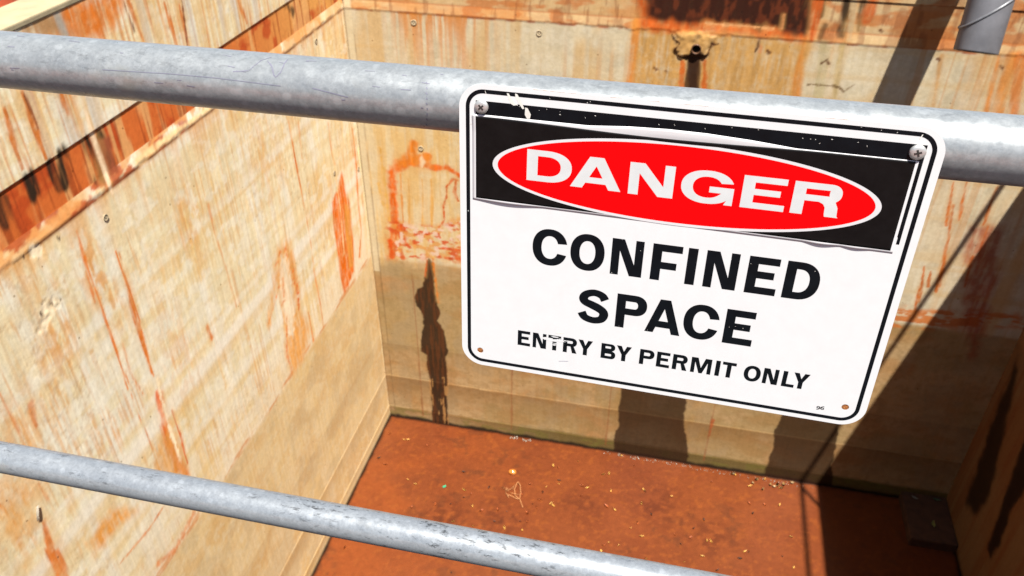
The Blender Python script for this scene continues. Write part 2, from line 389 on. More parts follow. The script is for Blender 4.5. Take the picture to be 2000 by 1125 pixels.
# upper wall stains
patch(L, [(100, 34), (140, 5), (205, -25), (230, 0), (225, 50), (195, 80), (150, 75), (110, 70)], lin(214, 116, 44), .85, P, feather=.06, wob=.10, ws=.12, wv=.25)
patch(L, [(30, 50), (110, 20), (130, 60), (60, 70)], lin(170, 128, 90), .8, P, feather=.05, wob=.05)
stroke(L, [(108, 22), (120, 50), (128, 72)], .05, lin(176, 164, 158), .9, P, wob=.5, ws=.05, wv=.3)
for a_, b_ in (((120, 185), (134, 225)), ((45, 180), (90, 310)), ((10, 215), (45, 330)), ((320, 5), (350, 100)), ((350, 10), (368, 92)), ((250, 0), (280, 80)), ((465, 0), (482, 45))):
    stroke(L, [a_, ((a_[0]+b_[0])/2, (a_[1]+b_[1])/2), b_], [.02, .035, .012], lin(206, 118, 56), .8, P, wob=.8, ws=.03, wv=.3)
for a_, b_ in (((48, 185), (74, 250)), ((355, 0), (366, 90)), ((240, 0), (262, 60))):
    stroke(L, [a_, b_], [.008, .012], lin(128, 66, 36), .9, P, wob=.7, ws=.03, wv=.2)
# rust runs on the face
for px, w, a in (([(225, 490), (250, 560), (262, 620), (285, 690), (300, 735)], [.01, .02, .03, .02, .01], .9),
                 ([(232, 495), (268, 610), (296, 730)], [.006, .012, .006], .8), ([(165, 500), (195, 590), (218, 655), (250, 760)], [.012, .01, .014, .006], .75),
                 ([(150, 450), (165, 510), (185, 590)], [.012, .016, .008], .6), ([(240, 670), (255, 730), (280, 770)], [.012, .016, .008], .6),
                 ([(563, 235), (573, 290), (583, 345), (592, 390)], [.010, .016, .016, .008], .8), ([(582, 240), (590, 310)], .014, .4),
                 ([(592, 392), (605, 460), (615, 540), (625, 590), (632, 640)], [.006, .007, .008, .012, .008], .75),
                 ([(641, 240), (648, 300), (655, 322)], .012, .5), ([(688, 250), (696, 320), (700, 400), (706, 450), (702, 500)], [.01, .03, .02, .016, .04], .8),
                 ([(408, 400), (418, 450), (440, 520), (462, 600)], [.02, .008, .01, .008], .55), ([(405, 640), (414, 660)], .03, .7), ([(602, 610), (612, 665)], [.012, .02], .8),
                 ([(245, 725), (262, 790), (300, 880)], [.006, .008, .008], .65), ([(0, 770), (30, 830), (50, 870)], [.012, .016, .008], .5), ([(60, 790), (70, 830)], .03, .5),
                 ([(75, 945), (92, 975)], .022, .6), ([(85, 1020), (98, 1060), (115, 1120)], [.03, .05, .04], .7), ([(110, 1080), (130, 1125)], .05, .6),
                 ([(0, 985), (35, 1030)], .012, .6), ([(235, 1100), (290, 1035), (318, 992)], [.008, .016, .012], .6), ([(310, 1100), (345, 1070), (380, 1000)], [.03, .04, .04], .5)):
    stroke(L, px, w, lin(222, 118, 36), a, P, wob=.8, ws=.025, wv=.15)
patch(L, [(668, 335), (662, 360), (650, 395), (653, 450), (660, 495), (664, 530), (672, 580), (680, 560), (692, 530), (690, 470), (682, 400), (675, 370)], lin(228, 112, 24), .95, P, feather=.02, wob=.05, ws=.05, wv=.5)
patch(L, [(672, 400), (682, 400), (688, 470), (690, 520), (683, 525), (676, 470)], lin(222, 150, 70), .8, P, feather=.01, wob=.03, ws=.03, wv=.4)
stroke(L, [(656, 345), (664, 400), (668, 440), (672, 495)], [.006, .01, .014, .016], lin(246, 214, 176), .8, P, wob=.8, ws=.03, wv=.2)
patch(L, [(540, 490), (552, 470), (566, 480), (574, 520), (582, 560), (584, 600), (600, 640), (600, 680), (575, 735), (560, 700), (556, 600), (540, 560), (525, 630), (532, 560)], lin(230, 160, 78), .7, P, feather=.06, wob=.09, ws=.06, wv=.3)
patch(L, [(548, 500), (560, 500), (572, 560), (577, 610), (572, 660), (562, 650), (552, 590), (546, 540)], lin(238, 220, 200), .9, P, feather=.03, wob=.05, ws=.04)
for px, w in (([(538, 520), (548, 492), (556, 482), (562, 505)], .022), ([(570, 524), (580, 560), (584, 604)], [.035, .05, .02]), ([(553, 545), (554, 585), (550, 600)], [.02, .03, .01]), ([(560, 620), (560, 690), (570, 725)], [.01, .018, .022]), ([(545, 560), (524, 635)], [.014, .008])):
    stroke(L, px, w, lin(222, 116, 42), .75, P, wob=1.5, ws=.025, feather=1.2)
patch(L, [(305, 765), (318, 765), (325, 815), (345, 870), (368, 915), (372, 930), (340, 925), (322, 860), (312, 820)], lin(228, 100, 24), .95, P, feather=.02, wob=.035, ws=.05, wv=.15)
patch(L, [(330, 830), (345, 850), (362, 900), (366, 935), (300, 935), (308, 870), (320, 850)], lin(226, 160, 82), .55, P, feather=.05, wob=.05)
stroke(L, [(307, 740), (318, 790), (335, 850), (355, 905)], [.012, .022, .024, .012], lin(246, 226, 200), .8, P, wob=1.1, ws=.03)
stroke(L, [(336, 800), (352, 850), (366, 905)], [.008, .012, .01], lin(214, 100, 40), .9, P)
patch(L, [(175, 1060), (215, 1000), (250, 985), (262, 1000), (225, 1045), (190, 1075)], lin(226, 152, 66), .75, P, feather=.06, wob=.06)
patch(L, [(0, 960), (60, 915), (90, 960), (40, 1040), (0, 1060)], lin(230, 168, 96), .45, P, feather=.12, wob=.08)
# broken mortar under the lip and an old patch
for px in ([(55, 480), (80, 484), (78, 510), (62, 506)], [(80, 600), (105, 578), (122, 585), (118, 600), (92, 610), (78, 625)], [(78, 625), (98, 618), (92, 642), (76, 650)]):
    sl, m = patch(L, px, lin(240, 220, 196), .9, P, feather=.008, wob=.03, ws=.03); L.dep[sl] += m*0.008*(fbm(L.U[sl]/.02, L.V[sl]/.02, 1, 3)-.3)
for p in ((73, 503), (100, 592), (80, 612), (115, 583), (45, 500), (112, 462)):
    stroke(L, [p, (p[0]+3, p[1]+4)], .012, lin(70, 44, 30), .9, P)
stroke(L, [(700, 290), (712, 380), (735, 560), (752, 720)], .05, lin(244, 228, 190), .8, P, wob=.4)  # lit corner fillet painted on this wall as a pale strip
L.dep += profile(V, 0.0055, U, 3) + 0.002*(fbm(U/0.5, V/0.5, 2, 3)-0.5) + 0.0016*(st1-0.5)
L.dep += np.where(V < 0.73, -0.003, 0) + np.where(V < 0.19, -0.004, 0)
L.col *= KL
wl_ = build_surf('concrete_wall', L, lambda u, v, d: np.stack([XL - d, u, v], -1), M_WALL, (0.12, 0.27))
tag(wl_, 'long pale concrete pit wall with thin rust runs and an orange rebate, running down the left', 'wall')

# ------------------------------------------------------------------ BACK WALL
B = Surf(axis(XL, XR, 0.0125), vs)
U, V = B.U, B.V
P = on_back
st1 = fbm(U/0.035, V/1.6, 3, 4); st2 = fbm(U/0.12, V/2.2, 5, 3); st3 = fbm(U/0.018, V/0.9, 1, 3)
pt = fbm(U/0.7, V/0.8, 6, 4); pt2 = fbm(U/1.6, V/1.2, 2, 3)
B.col[:] = lin(226, 208, 172)
B.mix(sst(0.45, 0.72, st2), lin(234, 216, 180))
bands = fbm(V/0.11, U/2.5, 4, 3)
B.mix(0.45*sst(0.5, 0.7, bands)*sst(.4, .6, pt2), lin(236, 222, 190)); B.mix(.45*sst(.5, .64, fbm(U/.10, V/.10, 5, 5)), lin(204, 190, 160)); B.mix(.4*sst(.54, .66, fbm(U/.05, V/.08, 1, 4)), lin(238, 224, 196))
B.mix(0.4*sst(0.5, 0.66, 1-bands), lin(222, 186, 128))
B.mix(0.7*sst(0.48, 0.68, pt)*sst(0.42, 0.64, st2), lin(222, 180, 116))
B.mix(0.45*sst(0.56, 0.68, st1)*sst(0.44, 0.62, pt2), lin(214, 154, 90))
upz = (V > LP)
B.mix(upz*0.7, lin(226, 184, 124))
B.mix(upz*0.7*sst(0.45, 0.65, fbm(U/0.4, V/0.12, 3, 4)), lin(222, 150, 84))
lip = (V < G0) & (V >= LP-0.01)
B.mix(lip*0.8*sst(0.4, 0.6, fbm(U/0.3, V/0.2, 2, 3)), lin(218, 176, 126))
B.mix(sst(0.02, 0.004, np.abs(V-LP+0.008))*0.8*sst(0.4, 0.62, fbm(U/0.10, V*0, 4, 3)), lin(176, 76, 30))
B.mix(sst(0.014, 0.003, np.abs(V-G0))*0.55, lin(190, 110, 60)); B.mix(upz*.7*sst(.5, .62, fbm(U/.22, V/.10, 7, 5)), lin(206, 118, 56)); B.mix(upz*.45*sst(.56, .66, fbm(U/.05, V/.25, 2, 4)), lin(150, 88, 52))
# orange runs, upper left
dn = fbm(U/0.035, V*0, 2, 3)
reg = sst(-3.15, -2.7, U)*sst(-1.75, -2.2, U)
ln = 0.15+1.3*np.clip(dn-0.3, 0, 1)
B.mix(reg*(V < LP)*0.9*np.exp(-np.clip(LP-V, 0, 9)/ln)*sst(0.42, 0.58, fbm(U/0.04, V/0.7, 6, 3)), lin(222, 136, 52))
# same, far right
reg = sst(2.2, 2.9, U)*(V < LP)
B.mix(reg*0.75*np.exp(-np.clip(LP-V, 0, 9)/1.1)*sst(0.45, 0.6, fbm(U/0.07, V/1.1, 4, 3)), lin(218, 136, 64))
# tan water-washed bay below the outlet
patch(B, [(1240, 50), (1580, 78), (1560, 140), (1548, 260), (1520, 420), (1500, 620), (1215, 620), (1225, 300), (1232, 130)], lin(206, 158, 98), .85, P, feather=.05, wob=.08, ws=.15, wv=.4)
stroke(B, [(1242, 45), (1236, 110), (1226, 200)], .05, lin(224, 140, 62), .7, P, wob=.6, ws=.06, wv=.3)
stroke(B, [(1572, 78), (1560, 130), (1552, 210)], .05, lin(222, 142, 66), .7, P, wob=.6, ws=.06, wv=.3)
# big dark rust stain in the rebate
patch(B, [(1240, -60), (1250, 52), (1300, 62), (1420, 60), (1578, 82), (1590, 20), (1600, -60)], lin(206, 96, 36), .95, P, feather=.04, wob=.05, ws=.08)
patch(B, [(1262, -60), (1268, 30), (1330, 48), (1440, 46), (1572, 66), (1582, 20), (1592, -60)], lin(50, 23, 13), .97, P, feather=.04, wob=.06, ws=.12, wv=.25, wet=.2)
sl, m = B.poly([P(*p) for p in [(1270, -60), (1270, 25), (1575, 60), (1585, -60)]], .03, .03)
B.mix(m*0.45*sst(0.5, 0.66, fbm(B.U[sl]/.05, B.V[sl]/.12, 3, 5)), lin(140, 66, 32), sl)
stroke(B, [(1380, 46), (1460, 52), (1510, 56)], .02, lin(222, 160, 110), .8, P, wob=1.0, ws=.05)
stroke(B, [(1531, 30), (1527, 54)], .016, lin(206, 140, 90), .9, P)
for px, w, c, a in (([(1605, 0), (1603, 30)], .045, lin(86, 66, 46), .9), ([(1655, 0), (1645, 70)], .055, lin(60, 46, 34), .9), ([(1690, -5), (1676, 60)], .03, lin(80, 56, 36), .8),
                    ([(1667, 0), (1658, 78)], .03, lin(206, 176, 142), .9), ([(1612, 50), (1600, 76)], .05, lin(90, 62, 40), .7), ([(1598, 0), (1588, 78)], .05, lin(204, 96, 40), .8), ([(1705, 0), (1690, 40)], .05, lin(206, 98, 42), .7)):
    stroke(B, px, w, c, a, P, wob=.8, ws=.06, wv=.2)
# faint wash lines on the pale bay
for px, w, c, a in (([(1610, 85), (1600, 190)], .05, lin(190, 176, 138), .5), ([(1645, 90), (1630, 190)], .04, lin(200, 172, 120), .6), ([(1840, 110), (1822, 205)], .03, lin(206, 156, 104), .7),
                    ([(1950, 110), (1925, 215)], .03, lin(216, 140, 76), .8), ([(1975, 110), (1950, 220)], .05, lin(218, 140, 70), .7), ([(1995, 110), (1985, 220)], .06, lin(216, 120, 52), .6)):
    stroke(B, px, w, c, a, P, wob=.7, ws=.05, wv=.3)
# outlet: broken mortar collar and its black run
for px in ([(1322, 64), (1340, 62), (1380, 66), (1398, 72), (1386, 84), (1378, 108), (1330, 110), (1318, 96), (1322, 80)],):
    sl, m = patch(B, px, lin(204, 156, 98), .95, P, feather=.02, wob=.03, ws=.05); B.dep[sl] -= m*0.018*(.6+.8*fbm(B.U[sl]/.04, B.V[sl]/.04, 3, 4))
stroke(B, [(1312, 66), (1318, 78), (1328, 84), (1318, 96), (1322, 108), (1336, 113)], [.008, .02, .012, .016, .012, .01], lin(70, 34, 20), .9, P, wob=.7, ws=.03)
stroke(B, [(1378, 110), (1385, 98), (1390, 86), (1408, 87)], [.02, .012, .02, .006], lin(80, 38, 20), .9, P, wob=.7, ws=.03)
stroke(B, [(1484, 76), (1480, 92), (1474, 102)], [.02, .018, .01], lin(90, 52, 32), .9, P)
patch(B, [(1484, 84), (1490, 92), (1488, 104), (1478, 104)], lin(216, 150, 104), .9, P, feather=.01, wob=.01)
patch(B, [(1350, 98), (1370, 98), (1380, 113), (1368, 118), (1368, 150), (1366, 260), (1334, 260), (1338, 150), (1341, 118), (1334, 113)], lin(52, 26, 16), .97, P, feather=.012, wob=.02, ws=.06, wv=.2, wet=.4)
stroke(B, [(1333, 120), (1330, 200)], .03, lin(214, 110, 46), .8, P); stroke(B, [(1376, 120), (1374, 200)], .03, lin(214, 110, 46), .8, P)
for p in ((1278, 132), (1300, 138), (1616, 122), (1500, 100), (1832, 115), (1954, 130), (1720, 60)):
    stroke(B, [p, (p[0]+3, p[1]+3)], .02, lin(110, 62, 36), .8, P, wob=.9, ws=.03)
stroke(B, [(1578, 165), (1610, 166), (1640, 170), (1648, 180), (1668, 166)], .012, lin(120, 92, 60), .7, P, wob=1.2, ws=.05)
stroke(B, [(1604, 124), (1616, 116)], .012, lin(110, 70, 44), .8, P)
# lower damp zone with board lifts
tide = 2.60 + 0.02*(fbm(U/0.3, V*0, 1, 3)-0.5)
low = sst(0.03, -0.03, V-tide + .03*(fbm(U/.07, V/.07, 5, 4)-.5))
B.mix(low*0.85, lin(194, 156, 104)); 
B.mix(low*0.5*sst(0.45, 0.66, fbm(U/0.4, V/0.22, 4, 5)), lin(184, 130, 72)); B.mix(low*.4*sst(.5, .64, fbm(U/.06, V/.05, 6, 5)), lin(166, 132, 84)); B.mix(low*.35*sst(.45, .6, fbm(U/.7, V/.5, 7, 4)), lin(160, 140, 88))
B.mix(low*0.45*sst(0.5, 0.65, fbm(U/0.3, V/0.35, 2, 4)), lin(178, 154, 116))
for zb, dz, am in ((0.73, 0.50, 0.75), (0.19, 0.24, 0.8), (1.28, 0.5, 0.35)):
    zz = zb + 0.012*(fbm(U/0.4, V*0, 3, 3)-0.5)
    saw = np.where(V < zz, 1-np.clip((zz-V)/dz, 0, 1), 0); B.mix(am*saw*(0.75+0.5*(pt-0.5)), lin(134, 92, 48))
B.mix(0.8*sst(0.23, 0.17, V+.02*(fbm(U/.2, V*0, 5, 3)-.5))*sst(-3.0, -0.8, U), lin(100, 86, 40)); B.mix(.5*sst(.2, .16, V)*sst(.5, .62, fbm(U/.15, V/.06, 2, 4)), lin(120, 112, 50))
B.mix(sst(0.07, 0.015, V + 0.05*(fbm(U/.12, V*0, 2, 3)-.5))*0.95, lin(44, 28, 16))
for x in (-2.95, -1.72, -0.46, 0.8):
    sl, m = B.line([(x, 0.1), (x+.01, 2.5)], .012, wob=.9, ws=.04, wv=.3); B.mix(m*.5, lin(150, 84, 48), sl)
sl, m = B.poly([P(*p) for p in [(700, 235), (905, 250), (905, 515), (735, 505)]], .15, .10)
B.mix(m*.6, lin(238, 210, 156), sl); B.mix(m*.5*sst(.48, .62, fbm(B.U[sl]/.07, B.V[sl]/.7, 3, 4)), lin(232, 182, 92), sl)
# rusty arch and blotches
P_ = [(766, 500), (772, 440), (768, 380), (764, 338), (780, 322), (800, 318), (822, 322), (845, 328), (872, 328), (897, 342)]
stroke(B, P_, [.06, .07, .07, .08, .08, .07, .06, .05, .045, .035], lin(228, 106, 26), 1.0, P, wob=.45, ws=.07)
patch(B, [(775, 325), (792, 300), (805, 274), (820, 278), (816, 300), (840, 298), (842, 325), (800, 322)], lin(228, 130, 40), .95, P, feather=.03, wob=.05, ws=.08)
stroke(B, [(824, 300), (824, 325)], .03, lin(238, 206, 176), .8, P, wob=1.0)
stroke(B, [(895, 352), (884, 350), (872, 365), (872, 385), (866, 402), (868, 430), (856, 446)], [.02, .02, .018, .014, .018, .014, .02], lin(212, 96, 30), .95, P, wob=.6, ws=.04)
stroke(B, [(892, 350), (888, 375), (895, 392)], .02, lin(206, 104, 46), .8, P, wob=.8)
stroke(B, [(782, 340), (785, 400), (788, 440)], .012, lin(226, 150, 76), .8, P)
for x0 in (798, 824, 842): stroke(B, [(x0, 350), (x0+2, 400), (x0+1, 440)], [.01, .02, .016], lin(226, 168, 84), .7, P, wob=.7, ws=.04, wv=.3)
patch(B, [(770, 425), (795, 440), (793, 475), (780, 470), (772, 450)], lin(224, 92, 26), .85, P, feather=.03, wob=.06, ws=.06)
sl, m = B.poly([P(*p) for p in [(755, 420), (800, 440), (860, 440), (900, 425), (905, 512), (760, 505)]], .06, .04)
B.mix(.8*m*sst(.46, .6, fbm(B.U[sl]/.10, B.V[sl]/.08, 3, 4)), lin(230, 160, 78), sl)
B.mix(m*.9*sst(.54, .64, fbm(B.U[sl]/.09, B.V[sl]/.05, 5, 4)), lin(218, 84, 26), sl)
B.mix(m*.9*sst(.58, .66, fbm(B.U[sl]/.06, B.V[sl]/.06, 7, 4)), lin(244, 214, 190), sl)
stroke(B, [(762, 470), (766, 500)], .045, lin(224, 92, 26), .9, P, wob=.8); stroke(B, [(783, 488), (786, 504)], .035, lin(224, 92, 26), .9, P, wob=.8)
stroke(B, [(865, 485), (897, 488)], .03, lin(218, 82, 24), .9, P, wob=.8); stroke(B, [(868, 504), (900, 506)], .035, lin(216, 92, 40), .9, P, wob=.8)
for px in ([(742, 290), (752, 360), (760, 430)], [(740, 360), (748, 400)]): stroke(B, px, .02, lin(226, 176, 96), .7, P, wob=1.1, ws=.05)
# the same tide stain right of the sign
sl, m = B.poly([P(*p) for p in [(1640, 590), (1790, 600), (1990, 612), (2030, 640), (1640, 640)]], .05, .04)
B.mix(m*.9*sst(.42, .56, fbm(B.U[sl]/.14, B.V[sl]/.05, 3, 4)), lin(216, 122, 50), sl)
for p0, p1 in (((1862, 355), (1848, 440)), ((1888, 355), (1872, 430)), ((1948, 365), (1920, 440)), ((1930, 440), (1912, 500)), ((1805, 520), (1795, 590)), ((1818, 530), (1812, 560)), ((1840, 520), (1828, 570)), ((1795, 560), (1785, 620)), ((1900, 500), (1885, 560)), ((1862, 400), (1836, 560))):
    stroke(B, [p0, ((p0[0]+p1[0])/2, (p0[1]+p1[1])/2), p1], [.01, .02, .016], lin(208, 112, 48), .8, P, wob=.9, ws=.03, wv=.2)
# seeping wet runs
wetc = lin(50, 26, 13)
sl, m = patch(B, [(a/2.343+650, b/2.343+380) for a, b in [(437, 285), (462, 320), (465, 420), (480, 510), (493, 530), (490, 555), (478, 575), (495, 600), (512, 630), (520, 680), (530, 720), (515, 740), (525, 800), (522, 900), (525, 980), (530, 1060), (455, 1050), (455, 960), (445, 850), (430, 775), (430, 735), (403, 715), (405, 650), (415, 600), (412, 550), (385, 510), (374, 475), (385, 435), (412, 420), (420, 380), (430, 310)]], wetc, .93, P, feather=.010, wob=.014, ws=.05, wet=.5)
B.mix(m*.55*sst(.5, .62, fbm(B.U[sl]/.03, B.V[sl]/.3, 2, 3)), lin(110, 62, 30), sl)
sl2, m2 = B.poly([P(*p) for p in [(838, 740), (876, 735), (877, 835), (843, 828)]], .01, .01)
B.mix(m2*.8*sst(.58, .64, fbm(B.U[sl2]/.03, B.V[sl2]/.25, 6, 3)), lin(190, 140, 84), sl2)
stroke(B, [(845, 505), (850, 540), (856, 590)], [.02, .016, .014], lin(222, 130, 52), .8, P, wob=.9, ws=.04); stroke(B, [(834, 508), (830, 540)], .012, lin(206, 96, 40), .8, P)
stroke(B, [(832, 500), (838, 494), (846, 502)], .018, lin(238, 196, 120), .9, P)
patch(B, [(1300, 300), (1262, 430), (1250, 560), (1222, 660), (1212, 780), (1207, 830), (1198, 865), (1199, 905), (1345, 925), (1343, 860), (1335, 825), (1341, 785), (1332, 650), (1306, 560), (1312, 430), (1318, 300)], wetc, .88, P, feather=.012, wob=.03, ws=.12, wet=.5)
patch(B, [(1625, 460), (1600, 560), (1572, 680), (1535, 790), (1513, 840), (1510, 875), (1493, 920), (1490, 945), (1622, 970), (1625, 900), (1637, 850), (1648, 720), (1640, 600), (1636, 460)], wetc, .88, P, feather=.012, wob=.03, ws=.12, wet=.5)
stroke(B, [(1392, 820), (1386, 850)], .025, lin(170, 88, 48), .7, P, wob=.8)
patch(B, [(1890, 440), (1960, 440), (1930, 640), (1900, 700), (1880, 640)], lin(170, 70, 36), .6, P, feather=.06, wob=.06)
# corner fillet: its lit face painted as a pale strip, with dark crack lines
B.mix(sst(0.10, 0.07, U-XL)*0.8*(V > 2.4), lin(236, 216, 176)); B.mix(sst(0.012, 0.004, np.abs(U-XL-0.085))*0.5*sst(.3, .5, fbm(U*0, V/.3, 2, 3)), lin(120, 92, 58)); B.mix(sst(0.02, 0.004, U-XL)*0.7, lin(150, 112, 70))
SP = (0.029, 5.395)
B.dep += profile(V, 0.007, U, 5) + 0.004*(fbm(U/0.5, V/0.5, 3, 3)-0.5) + np.where(V < 0.73, -0.003, 0) + np.where(V < 0.19, -0.004, 0)
B.col *= KB
wb = build_surf('concrete_wall', B, lambda u, v, d: np.stack([u, YB + d, v], -1), M_WALL, (0.14, 0.27), cut=(SP[0], SP[1], 0.042))
tag(wb, 'pit wall facing the camera behind the danger sign, with dark wet runs and a pipe outlet', 'wall')

# ------------------------------------------------------------------ RIGHT and NEAR WALLS
R_ = Surf(axis(YN, YB, 0.03), axis(-0.06, 6.617, 0.03, (G1-0.001, G1+0.001, G0)))
U, V = R_.U, R_.V
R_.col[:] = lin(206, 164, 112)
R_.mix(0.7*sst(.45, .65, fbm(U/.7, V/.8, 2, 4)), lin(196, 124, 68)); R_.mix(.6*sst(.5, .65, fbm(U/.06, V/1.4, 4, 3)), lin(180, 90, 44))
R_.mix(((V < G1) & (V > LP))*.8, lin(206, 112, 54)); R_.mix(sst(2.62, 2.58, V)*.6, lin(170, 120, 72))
patch(R_, [(2000, 860), (2060, 800), (2010, 940), (1975, 1000), (1955, 1060), (1935, 1090), (1925, 1075), (1945, 1020), (1965, 960)], lin(46, 28, 18), .95, on_right, feather=.03, wob=.04, wet=.4)
patch(R_, [(1985, 700), (1990, 720), (1935, 960), (1908, 1005), (1885, 985), (1925, 860)], lin(48, 32, 20), .9, on_right, feather=.06, wob=.05, wet=.3)
R_.mix(sst(.08, 0, V)*.9, lin(44, 28, 16))
R_.dep += profile(V, 0.012, U, 2)
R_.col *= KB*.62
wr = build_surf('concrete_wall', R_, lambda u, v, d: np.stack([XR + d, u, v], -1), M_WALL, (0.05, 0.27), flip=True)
tag(wr, 'shaded pit wall at the right edge, dark brown with a black wet streak', 'wall')
N_ = Surf(axis(XL, XR, 0.04), axis(-0.06, 6.617, 0.04, (G1-0.001, G1+0.001, G0)))
U, V = N_.U, N_.V
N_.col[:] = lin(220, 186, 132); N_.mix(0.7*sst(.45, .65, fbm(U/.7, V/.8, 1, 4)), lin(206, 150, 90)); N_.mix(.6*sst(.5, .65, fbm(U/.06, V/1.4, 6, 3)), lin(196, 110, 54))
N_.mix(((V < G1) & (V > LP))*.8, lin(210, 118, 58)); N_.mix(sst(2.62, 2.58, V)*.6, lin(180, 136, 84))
N_.dep += profile(V, 0.012, U, 4); N_.col *= 0.3  # pigment darkened so this unseen wall bounces less light
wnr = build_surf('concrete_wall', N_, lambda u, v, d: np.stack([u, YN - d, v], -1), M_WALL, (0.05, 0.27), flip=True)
tag(wnr, 'near pit wall under the handrail, below the edge of the picture', 'wall')

# copings: the top 12 cm of each wall, chamfered, 4 mm proud
M_COP = mat_plain('pale_coping_concrete', tuple(lin(244, 222, 176)*0.27), .9, 0, 9, .12, .2, .3)
bm = bmesh.new(); add_box(bm, XL-0.27, XL+0.004, YN-0.27, YB+0.27, 6.615, ZT, .008); from_bm('coping', bm, M_COP, wl_)
bm = bmesh.new(); add_box(bm, XR-0.004, XR+0.27, YN-0.27, YB+0.27, 6.615, ZT, .008); from_bm('coping', bm, M_COP, wr)
bm = bmesh.new(); add_box(bm, XL+0.006, XR-0.006, YB-0.004, YB+0.27, 6.615, ZT-0.002, .008); from_bm('coping', bm, M_COP, wb)
bm = bmesh.new(); add_box(bm, XL+0.006, XR-0.006, YN-0.27, YN+0.004, 6.615, ZT-0.002, .008); from_bm('coping', bm, M_COP, wnr)

# form-tie plugs (children of the walls)
M_PLUG = mat_plain('grey_mortar_plug', tuple(lin(192, 172, 138)*.5), .9, 0, 60, .3, .2, .5)
M_DARK = mat_plain('slot_shade_dark', (.012, .008, .006), .9)
def plug(parent, pos, nrm, r):
    bm = bmesh.new()
    mt = Matrix.Translation(pos) @ Vector(nrm).to_track_quat('Z', 'Y').to_matrix().to_4x4()
    prof = [(1.0, -.004), (.94, .0018), (.72, .0012), (.66, -.002), (.30, .0005), (0.02, .001)]
    rings = []
    rs = random.Random(int(pos[2]*1e4))
    for k, (f, h) in enumerate(prof):
        rings.append([bm.verts.new(mt @ Vector((r*f*math.cos(a)*(1+rs.uniform(-.1, .1)), r*f*math.sin(a)*(1+rs.uniform(-.1, .1)), h))) for a in [2*math.pi*j/16 for j in range(16)]])
    for a, b in zip(rings[:-1], rings[1:]):
        for j in range(16): bm.faces.new((a[j], a[(j+1) % 16], b[(j+1) % 16], b[j]))
    bm.faces.new(rings[-1])
    from_bm('tie_plug', bm, M_PLUG, parent, True)
for p in ((808, 44), (1053, 65), (822, 290)):
    x, z = on_back(*p); plug(wb, (x, YB-.004, z), (0, -1, 0), .030)
for p in ((206, 425), (617, 80), (700, 330), (653, 338)):
    y, z = on_left(*p); plug(wl_, (XL+.003, y, z), (1, 0, 0), .024)
# outlet tube through the back wall
sp = None
bm = bmesh.new()
for r0, r1 in ((.047, .047),):
    n = 28; zz = [(.047, -.030), (.040, -.034), (.036, -.026), (.034, .13)]
    rings = [[bm.verts.new((SP[0]+r*math.cos(2*math.pi*k/n), YB+d, SP[1]+r*math.sin(2*math.pi*k/n))) for k in range(n)] for r, d in [(.047, .02)]+zz]
    for a, b in zip(rings[:-1], rings[1:]):
        for k in range(n): bm.faces.new((a[k], a[(k+1) % n], b[(k+1) % n], b[k]))
    bm.faces.new(rings[-1])
M_RUSTP = mat_plain('rusty_pipe', tuple(lin(96, 62, 36)*.6), .6, .1, 60, .5)
sp = from_bm('outlet_pipe', bm, M_RUSTP, None, True)
tag(sp, 'small rusty outlet pipe in the back wall above its black streak', 'pipe')

# ------------------------------------------------------------------ FLOOR (rusty sludge water)
F = Surf(axis(XL-.02, XR+.02, 0.02), axis(YN-.02, YB+.02, 0.02))
U, V = F.U, F.V
KF = 0.178
F.col[:] = lin(194, 100, 50)
F.mix(.8*sst(.40, .65, fbm(U/1.3, V/1.3, 2, 4)), lin(180, 90, 46))
F.mix(.8*sst(-1.0, -3.0, U)*sst(.40, .6, fbm(U/.9, V/.9, 4, 4)), lin(212, 106, 46))
F.mix(.25*sst(.50, .66, fbm(U/.25, V/.25, 1, 4)), lin(162, 76, 40))
F.mix(.35*sst(.58, .70, fbm(U/.10, V/.10, 6, 4))*sst(.48, .6, fbm(U/.9, V/.9, 5, 3)), lin(110, 68, 46))
F.mix(.5*sst(.64, .70, fbm(U/.05, V/.05, 3, 3)), lin(220, 118, 52))
for cx_, cy_, r_ in ((-1.55, 6.35, .35), (-2.2, 6.2, .4), (.35, 6.9, .4), (.9, 6.6, .4), (-.6, 6.75, .3)):
    d = np.hypot(U-cx_, V-cy_)/r_
    F.mix(.55*sst(1.2, .2, d + .8*(fbm(U/.12, V/.12, 2, 4)-.5))*sst(.4, .6, fbm(U/.06, V/.06, 4, 3)), lin(128, 58, 34))
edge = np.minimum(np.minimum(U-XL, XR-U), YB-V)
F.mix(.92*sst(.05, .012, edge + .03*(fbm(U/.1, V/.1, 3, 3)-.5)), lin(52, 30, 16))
F.dep[:] = .004*(fbm(U/.4, V/.4, 1, 3)-.5)
F.col *= KF
m, nt, b = new_mat('rusty_sludge_water')
at = nd(nt, 'ShaderNodeAttribute', attribute_name='pigment')
g = ramp(nt, noise(nt, coords(nt), 14, 8, .7), [(0.3, (.80, .78, .74)), (.7, (1.16, 1.16, 1.14))])
nt.links.new(mixc(nt, .9, at.outputs['Color'], g.outputs[0], 'MULTIPLY'), b.inputs['Base Color'])
b.inputs['Roughness'].default_value = .30; b.inputs['Specular IOR Level'].default_value = .5
bp = nd(nt, 'ShaderNodeBump'); bp.inputs['Strength'].default_value = .12; bp.inputs['Distance'].default_value = .01
nt.links.new(noise(nt, coords(nt), 9, 6, .6), bp.inputs['Height']); nt.links.new(bp.outputs[0], b.inputs['Normal'])
fl = build_surf('water', F, lambda u, v, d: np.stack([u, v, d], -1), m)
tag(fl, None, None, None, 'structure')

